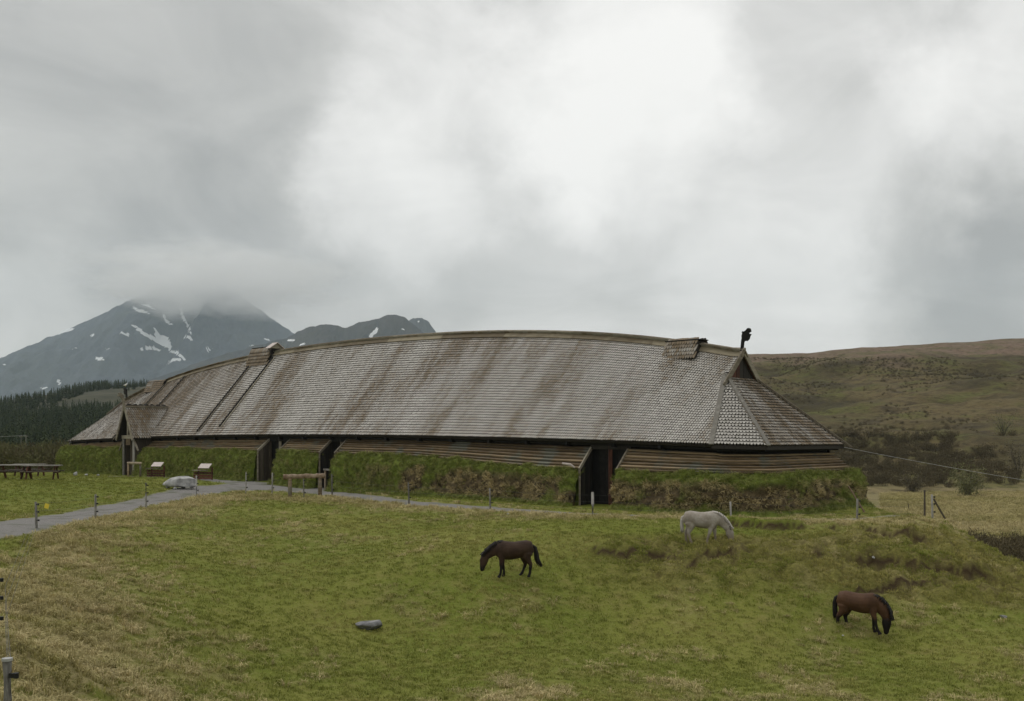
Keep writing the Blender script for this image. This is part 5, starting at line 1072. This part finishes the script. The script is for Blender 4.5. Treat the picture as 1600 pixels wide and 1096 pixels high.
# ------------------------------------------------------------------ spruce wood, scrub and bushes
def veg_mat(name, c1, c2, rough=.9):
    def fn(t, p):
        ti = t.attr('tint', 'INSTANCER').outputs['Fac']; rnd = t.n('ShaderNodeObjectInfo').outputs['Random']; c = t.mix(t.math('ADD', t.math('MULTIPLY', rnd, .5), t.math('MULTIPLY', ti, .5)), c1, c2)
        t.l.new(t.mix(1.0, c, t.mix(t.noise(pos(t), .8, 3, .6), (.6, .6, .6), (1.35, 1.35, 1.35)), 'MULTIPLY'), p.inputs['Base Color'])
    return material(name, fn, rough, .1)
M['spruce'] = veg_mat('spruce_needles', (0.030, 0.048, 0.025), (0.062, 0.076, 0.036))
M['scrub'] = veg_mat('leafless_scrub', (0.078, 0.065, 0.039), (0.128, 0.106, 0.058))
M['bush'] = veg_mat('budding_bush', (0.085, 0.072, 0.040), (0.115, 0.120, 0.046))
M['twig'] = plain('grey_twigs', (0.075, 0.065, 0.052), (0.13, 0.115, 0.09), 4, .9, .2)
def conifer_mesh(seed):
    r = np.random.default_rng(seed); V = []; F3 = []; h = 12.0
    def tri(a, b, c): k = len(V); V.extend([a, b, c]); F3.append((k, k + 1, k + 2))
    for k in range(3): tri((.15 * math.cos(k * 2.1), .15 * math.sin(k * 2.1), 0), (.15 * math.cos(k * 2.1 + 2.1), .15 * math.sin(k * 2.1 + 2.1), 0), (0, 0, h))
    z = .8
    while z < h - .3:
        rad = 2.1 * (1 - z / h) ** .85 + .15; n = max(5, int(9 * rad / 2))
        for i in range(n):
            a = r.uniform(0, 6.283); rr = rad * r.uniform(.65, 1.15); w = .34 * rr + .1; ca, sa = math.cos(a), math.sin(a); zz = z + r.uniform(-.3, .3)
            tri((0, 0, zz + .55), (rr * ca - w * sa, rr * sa + w * ca, zz - .35 * rr), (rr * ca * 1.05 + w * sa, rr * sa * 1.05 - w * ca, zz - .35 * rr + r.uniform(-.15, .15)))
        z += .75
    return bpy.data.objects.new('spruce', mesh_np('spruce', V, [np.array(F3)], [M['spruce']]))
def bush_mesh(name, seed, h, wid, n, mat, leaf=.12, up=1.0):
    r = np.random.default_rng(seed); V = []; F3 = []
    for i in range(n):
        a = r.uniform(0, 6.283); q = math.sqrt(r.uniform()); zz = h * r.uniform(.05, 1) * (1 - .55 * q * q); x, y = wid * q * math.cos(a) * (.5 + .5 * zz / h), wid * q * math.sin(a) * (.5 + .5 * zz / h)
        d = r.normal(size=3) * .55 + np.array([x * .5, y * .5, up]); d /= np.linalg.norm(d); s = np.cross(d, r.normal(size=3)); s /= np.linalg.norm(s); l_ = leaf * r.uniform(2.0, 5); w = leaf * r.uniform(.25, .6); p = np.array([x, y, zz]); k = len(V); V += [p - s * w, p + s * w, p + d * l_]; F3.append((k, k + 1, k + 2))
    for i in range(7):
        a = r.uniform(0, 6.283); e_ = np.array([wid * .6 * math.cos(a), wid * .6 * math.sin(a), h * .75]); s = np.array([-math.sin(a), math.cos(a), 0]) * .03; k = len(V); V += [-s, s, e_]; F3.append((k, k + 1, k + 2))
    return bpy.data.objects.new(name, mesh_np(name, np.array(V), [np.array(F3)], [mat]))
CON = [conifer_mesh(s) for s in range(4)]; SCR = [bush_mesh('scrub', 50 + s, 2.2, 1.7, 260, M['scrub'], .11) for s in range(4)]; BSH = [bush_mesh('bush', 70 + s, 2.4, 1.9, 300, M['bush'], .13) for s in range(3)]
# spruce wood on the left hill
n = 26000; tx = rng.uniform(-640, 0, n); ty = rng.uniform(285, 1010, n); pxc = 800 + tx / ty * FPX; den = np.where(ty < 620, 1.0, .55)
clear = fbm(tx * .012, ty * .006, 3, 140); k = (pxc > -180) & (pxc < 420) & (rng.uniform(size=n) < den) & ~((clear > .62) & (ty > 600))
tx, ty = tx[k], ty[k]; tz_ = fhill(tx, ty); n = len(tx)
o = scatter('spruce_wood', CON, np.column_stack([tx, ty, tz_ - .2]), np.column_stack([np.zeros((n, 2)), rng.uniform(0, 6.283, n)]), rng.uniform(.48, .8, n) * np.where(ty > 700, .8, 1), rng.uniform(0, 1, n), None, 'dark green spruce wood covering the hill at the left', 'wood')
# scrub on the right hillside: patches
n = 110000; tx = rng.uniform(20, 430, n); ty = np.sqrt(rng.uniform(165 ** 2, 520 ** 2, n)); pxc = 800 + tx / ty * FPX; pyc = HOR - (hill_h(tx, ty) - CAMZ) / ty * FPX
pat = fbm(tx * .03, ty * .02, 4, 150); want = np.clip((pat - .46) * 5, 0, .8)
want = np.maximum(want, .9 * (pyc > 668) * (pyc < 764) * (pxc > 1290) * (pxc < 1590) * (pat > .36))     # the dark thicket above the meadow
want = np.maximum(want, .5 * (pyc > 568) * (pyc < 590) * (pxc > 1330) * (pat > .40)); want = want * (1 - .92 * ((np.abs(pxc - 1570) < 40) & (pyc > 600) & (pyc < 700) & (pat < .6))) * (pyc < 765) * (pyc > 560)
thick = (pyc > 680) & (pyc < 762) & (pxc > 1290) & (pxc < 1590) & (pat > .38); k = (rng.uniform(size=n) < want * np.where(thick, .9, .5)) & (pxc > 1120) & (pxc < 1720); tx, ty, thick = tx[k], ty[k], thick[k]; n = len(tx)
scatter('scrub_thicket', SCR, np.column_stack([tx, ty, hill_h(tx, ty) - .1]), np.column_stack([rng.normal(0, .1, (n, 2)), rng.uniform(0, 6.283, n)]), np.where(thick, rng.uniform(.4, .95, n), rng.uniform(.16, .45, n)), rng.uniform(0, 1, n) * np.where(thick, .4, 1), None, 'brown leafless scrub in patches on the right hillside', 'scrub')
# brown scrub in the hollow at the right edge
n = 900; tx = rng.uniform(25, 62, n); ty = rng.uniform(58, 84, n); pxc = 800 + tx / ty * FPX; k = (pxc > 1515) & (pxc < 2050) & (fbm(tx * .2, ty * .2, 2, 160) > .36); tx, ty = tx[k], ty[k]; n = len(tx)
scatter('hollow_scrub', SCR, np.column_stack([tx, ty, H0(tx, ty) - .1]), np.column_stack([rng.normal(0, .1, (n, 2)), rng.uniform(0, 6.283, n)]), rng.uniform(.4, .68, n), rng.uniform(0, .5, n), None, 'grey brown scrub in the hollow behind the brow at the right edge', 'scrub')
# straw on the valley meadow
n = 14000; ty = np.sqrt(rng.uniform(56 ** 2, 165 ** 2, n)); tx = rng.uniform(.36, .62, n) * ty; k = H0(tx, ty) < -.8; tx, ty = tx[k], ty[k]; n = len(tx); pm_ = fbm(tx * .12, ty * .12, 3, 180)
scatter('meadow_grass', TUFT_D, np.column_stack([tx, ty, H0(tx, ty) - .02]), np.column_stack([rng.normal(0, .15, (n, 2)), rng.uniform(0, 6.283, n)]), rng.uniform(1.2, 2.6, n), np.clip(pm_ * 1.3 - .3, 0, 1), None, 'straw coloured grass of the valley meadow at the right', 'grass')
# bushes beyond the lawn at the left
n = 900; tx = rng.uniform(-190, -55, n); ty = rng.uniform(150, 235, n); pxc = 800 + tx / ty * FPX; k = (pxc > -250) & (pxc < 260) & (fbm(tx * .06, ty * .06, 3, 170) > .36); tx, ty = tx[k], ty[k]; n = len(tx)
scatter('brown_bushes', BSH + SCR[:2], np.column_stack([tx, ty, np.maximum(H0(tx, ty), fhill(tx, ty)) - .1]), np.column_stack([rng.normal(0, .1, (n, 2)), rng.uniform(0, 6.283, n)]), rng.uniform(.7, 1.7, n), rng.uniform(0, 1, n), None, 'brown and olive bushes beyond the picnic lawn at the left', 'bushes')
n = 420; ty = rng.uniform(100, 152, n); tx = rng.uniform(-.66, -.425, n) * ty; k = fbm(tx * .09, ty * .09, 3, 171) > .34; tx, ty = tx[k], ty[k]; n = len(tx)
scatter('lawn_edge_bushes', BSH + SCR[:2], np.column_stack([tx, ty, H0(tx, ty) - .1]), np.column_stack([rng.normal(0, .1, (n, 2)), rng.uniform(0, 6.283, n)]), rng.uniform(.5, 1.25, n), rng.uniform(0, 1, n), None, 'brown low bushes close behind the picnic tables', 'bushes')
# single bushes one can tell apart
def bush(px, d, hgt, wid, mat, label, seed, n=1500, zoff=0.0):
    x = (px - 800) / FPX * d; z = (float(hill_h(np.array([x]), np.array([d]))[0]) if d > 165 else g1(x, d)) + zoff; z = max(z, g1(x, d)) if d > 125 else z
    t = thing('bush', (x, d, z), label, 'bush'); r = np.random.default_rng(seed); b = MB(); tips = []
    for i in range(12):
        a = r.uniform(0, 6.283); e_ = np.array([wid * .5 * r.uniform(.2, 1) * math.cos(a), wid * .5 * r.uniform(.2, 1) * math.sin(a), hgt * r.uniform(.6, .95)]); b.tube([np.array([x, d, z - .2]), np.array([x, d, z]) + e_ * [.35, .35, .45], np.array([x, d, z]) + e_], [.06, .045, .015], seg=5); tips.append(e_)
    b.build('trunk', M['twig'], t)
    V = []; F3 = []
    for i in range(n):
        e_ = tips[r.integers(0, len(tips))]; p = e_ * r.uniform(.12, 1.08) + r.normal(0, .13 * wid, 3) * [1, 1, .8]; p[2] = max(p[2], .1); dd_ = r.normal(size=3) + [0, 0, 1.0]; dd_ /= np.linalg.norm(dd_); s = np.cross(dd_, r.normal(size=3)); s /= np.linalg.norm(s); l_ = r.uniform(.15, .4); k = len(V); p = p + [x, d, z]; V += [p - s * l_ * .22, p + s * l_ * .22, p + dd_ * l_]; F3.append((k, k + 1, k + 2))
    mk('crown', np.array(V), [np.array(F3)], mat, t)
M['willow'] = plain('willow_buds', (0.125, 0.130, 0.055), (0.175, 0.175, 0.080), 1, .9, 0); M['birch'] = plain('bare_birch', (0.085, 0.070, 0.045), (0.125, 0.110, 0.060), 1, .9, 0)
bush(1512, 150, 4.6, 5.4, M['willow'], 'pale green budding willow bush standing in the dry meadow', 1, 2200)
bush(1592, 175, 6.5, 4.5, M['birch'], 'tall sparse tree at the right edge above the meadow', 2, 1300)
bush(1425, 160, 3.2, 3.8, M['birch'], 'dull brown bush behind the thin leaning stake', 3, 1300)
bush(1568, 230, 5.5, 5.5, M['willow'], 'pale bush on the light grass strip near the right edge', 4, 900)

# ------------------------------------------------------------------ mist on the mountain top and air
def vol_mat(name, col, dens, an=0.0):
    m = bpy.data.materials.new(name); m.use_nodes = True; t = NT(m.node_tree); m.node_tree.nodes.clear(); out = t.n('ShaderNodeOutputMaterial'); v = t.n('ShaderNodeVolumePrincipled', {'Color': (*col, 1), 'Density': dens, 'Anisotropy': an}); t.l.new(v.outputs[0], out.inputs['Volume']); return m
# the cloud thins out towards the edge of its body
def mist_mat():
    m = bpy.data.materials.new('cloud_mist'); m.use_nodes = True; t = NT(m.node_tree); m.node_tree.nodes.clear(); out = t.n('ShaderNodeOutputMaterial')
    P = objco(t); r = t.n('ShaderNodeVectorMath', {0: P}, operation='LENGTH').outputs['Value']; n = t.noise(P, 2.3, 5, 0.6, 0.3); n2 = t.noise(P, 6.0, 3, 0.6)
    dn = t.math('ADD', t.math('SUBTRACT', 1.0, r), t.math('ADD', t.math('MULTIPLY', t.math('SUBTRACT', n, 0.5), 2.2), t.math('MULTIPLY', t.math('SUBTRACT', n2, 0.5), 0.5)))
    dens = t.math('MULTIPLY', t.math('MULTIPLY', t.ramp(dn, 0.10, 0.75), t.ramp(r, 1.0, 0.75)), 0.0045)
    v = t.n('ShaderNodeVolumePrincipled', {'Color': (0.998, 0.998, 1.0, 1), 'Density': dens}); t.l.new(v.outputs[0], out.inputs['Volume']); m.cycles.volume_step_rate = 0.6; return m
bm = bmesh.new(); bmesh.ops.create_icosphere(bm, subdivisions=3, radius=1.0); me = bpy.data.meshes.new('mist'); bm.to_mesh(me); bm.free(); me.materials.append(mist_mat())
mo = link('mist', me, None, ((325 - 800) / FPX * 5750, 5750, CAMZ + (HOR - 440) / FPX * 5750)); mo.scale = (900, 800, 260)
tag(mo, 'low cloud hiding the top of the far mountain', 'mist', kind='stuff')
hz = MB().box((0, 3820, 585), (13000, 8300, 1250)); ho = hz.build('haze', vol_mat('blue_air', (0.76, 0.89, 1.0), 0.000062), None, False, None, (0, 0, 0)); tag(ho, kind='stuff')
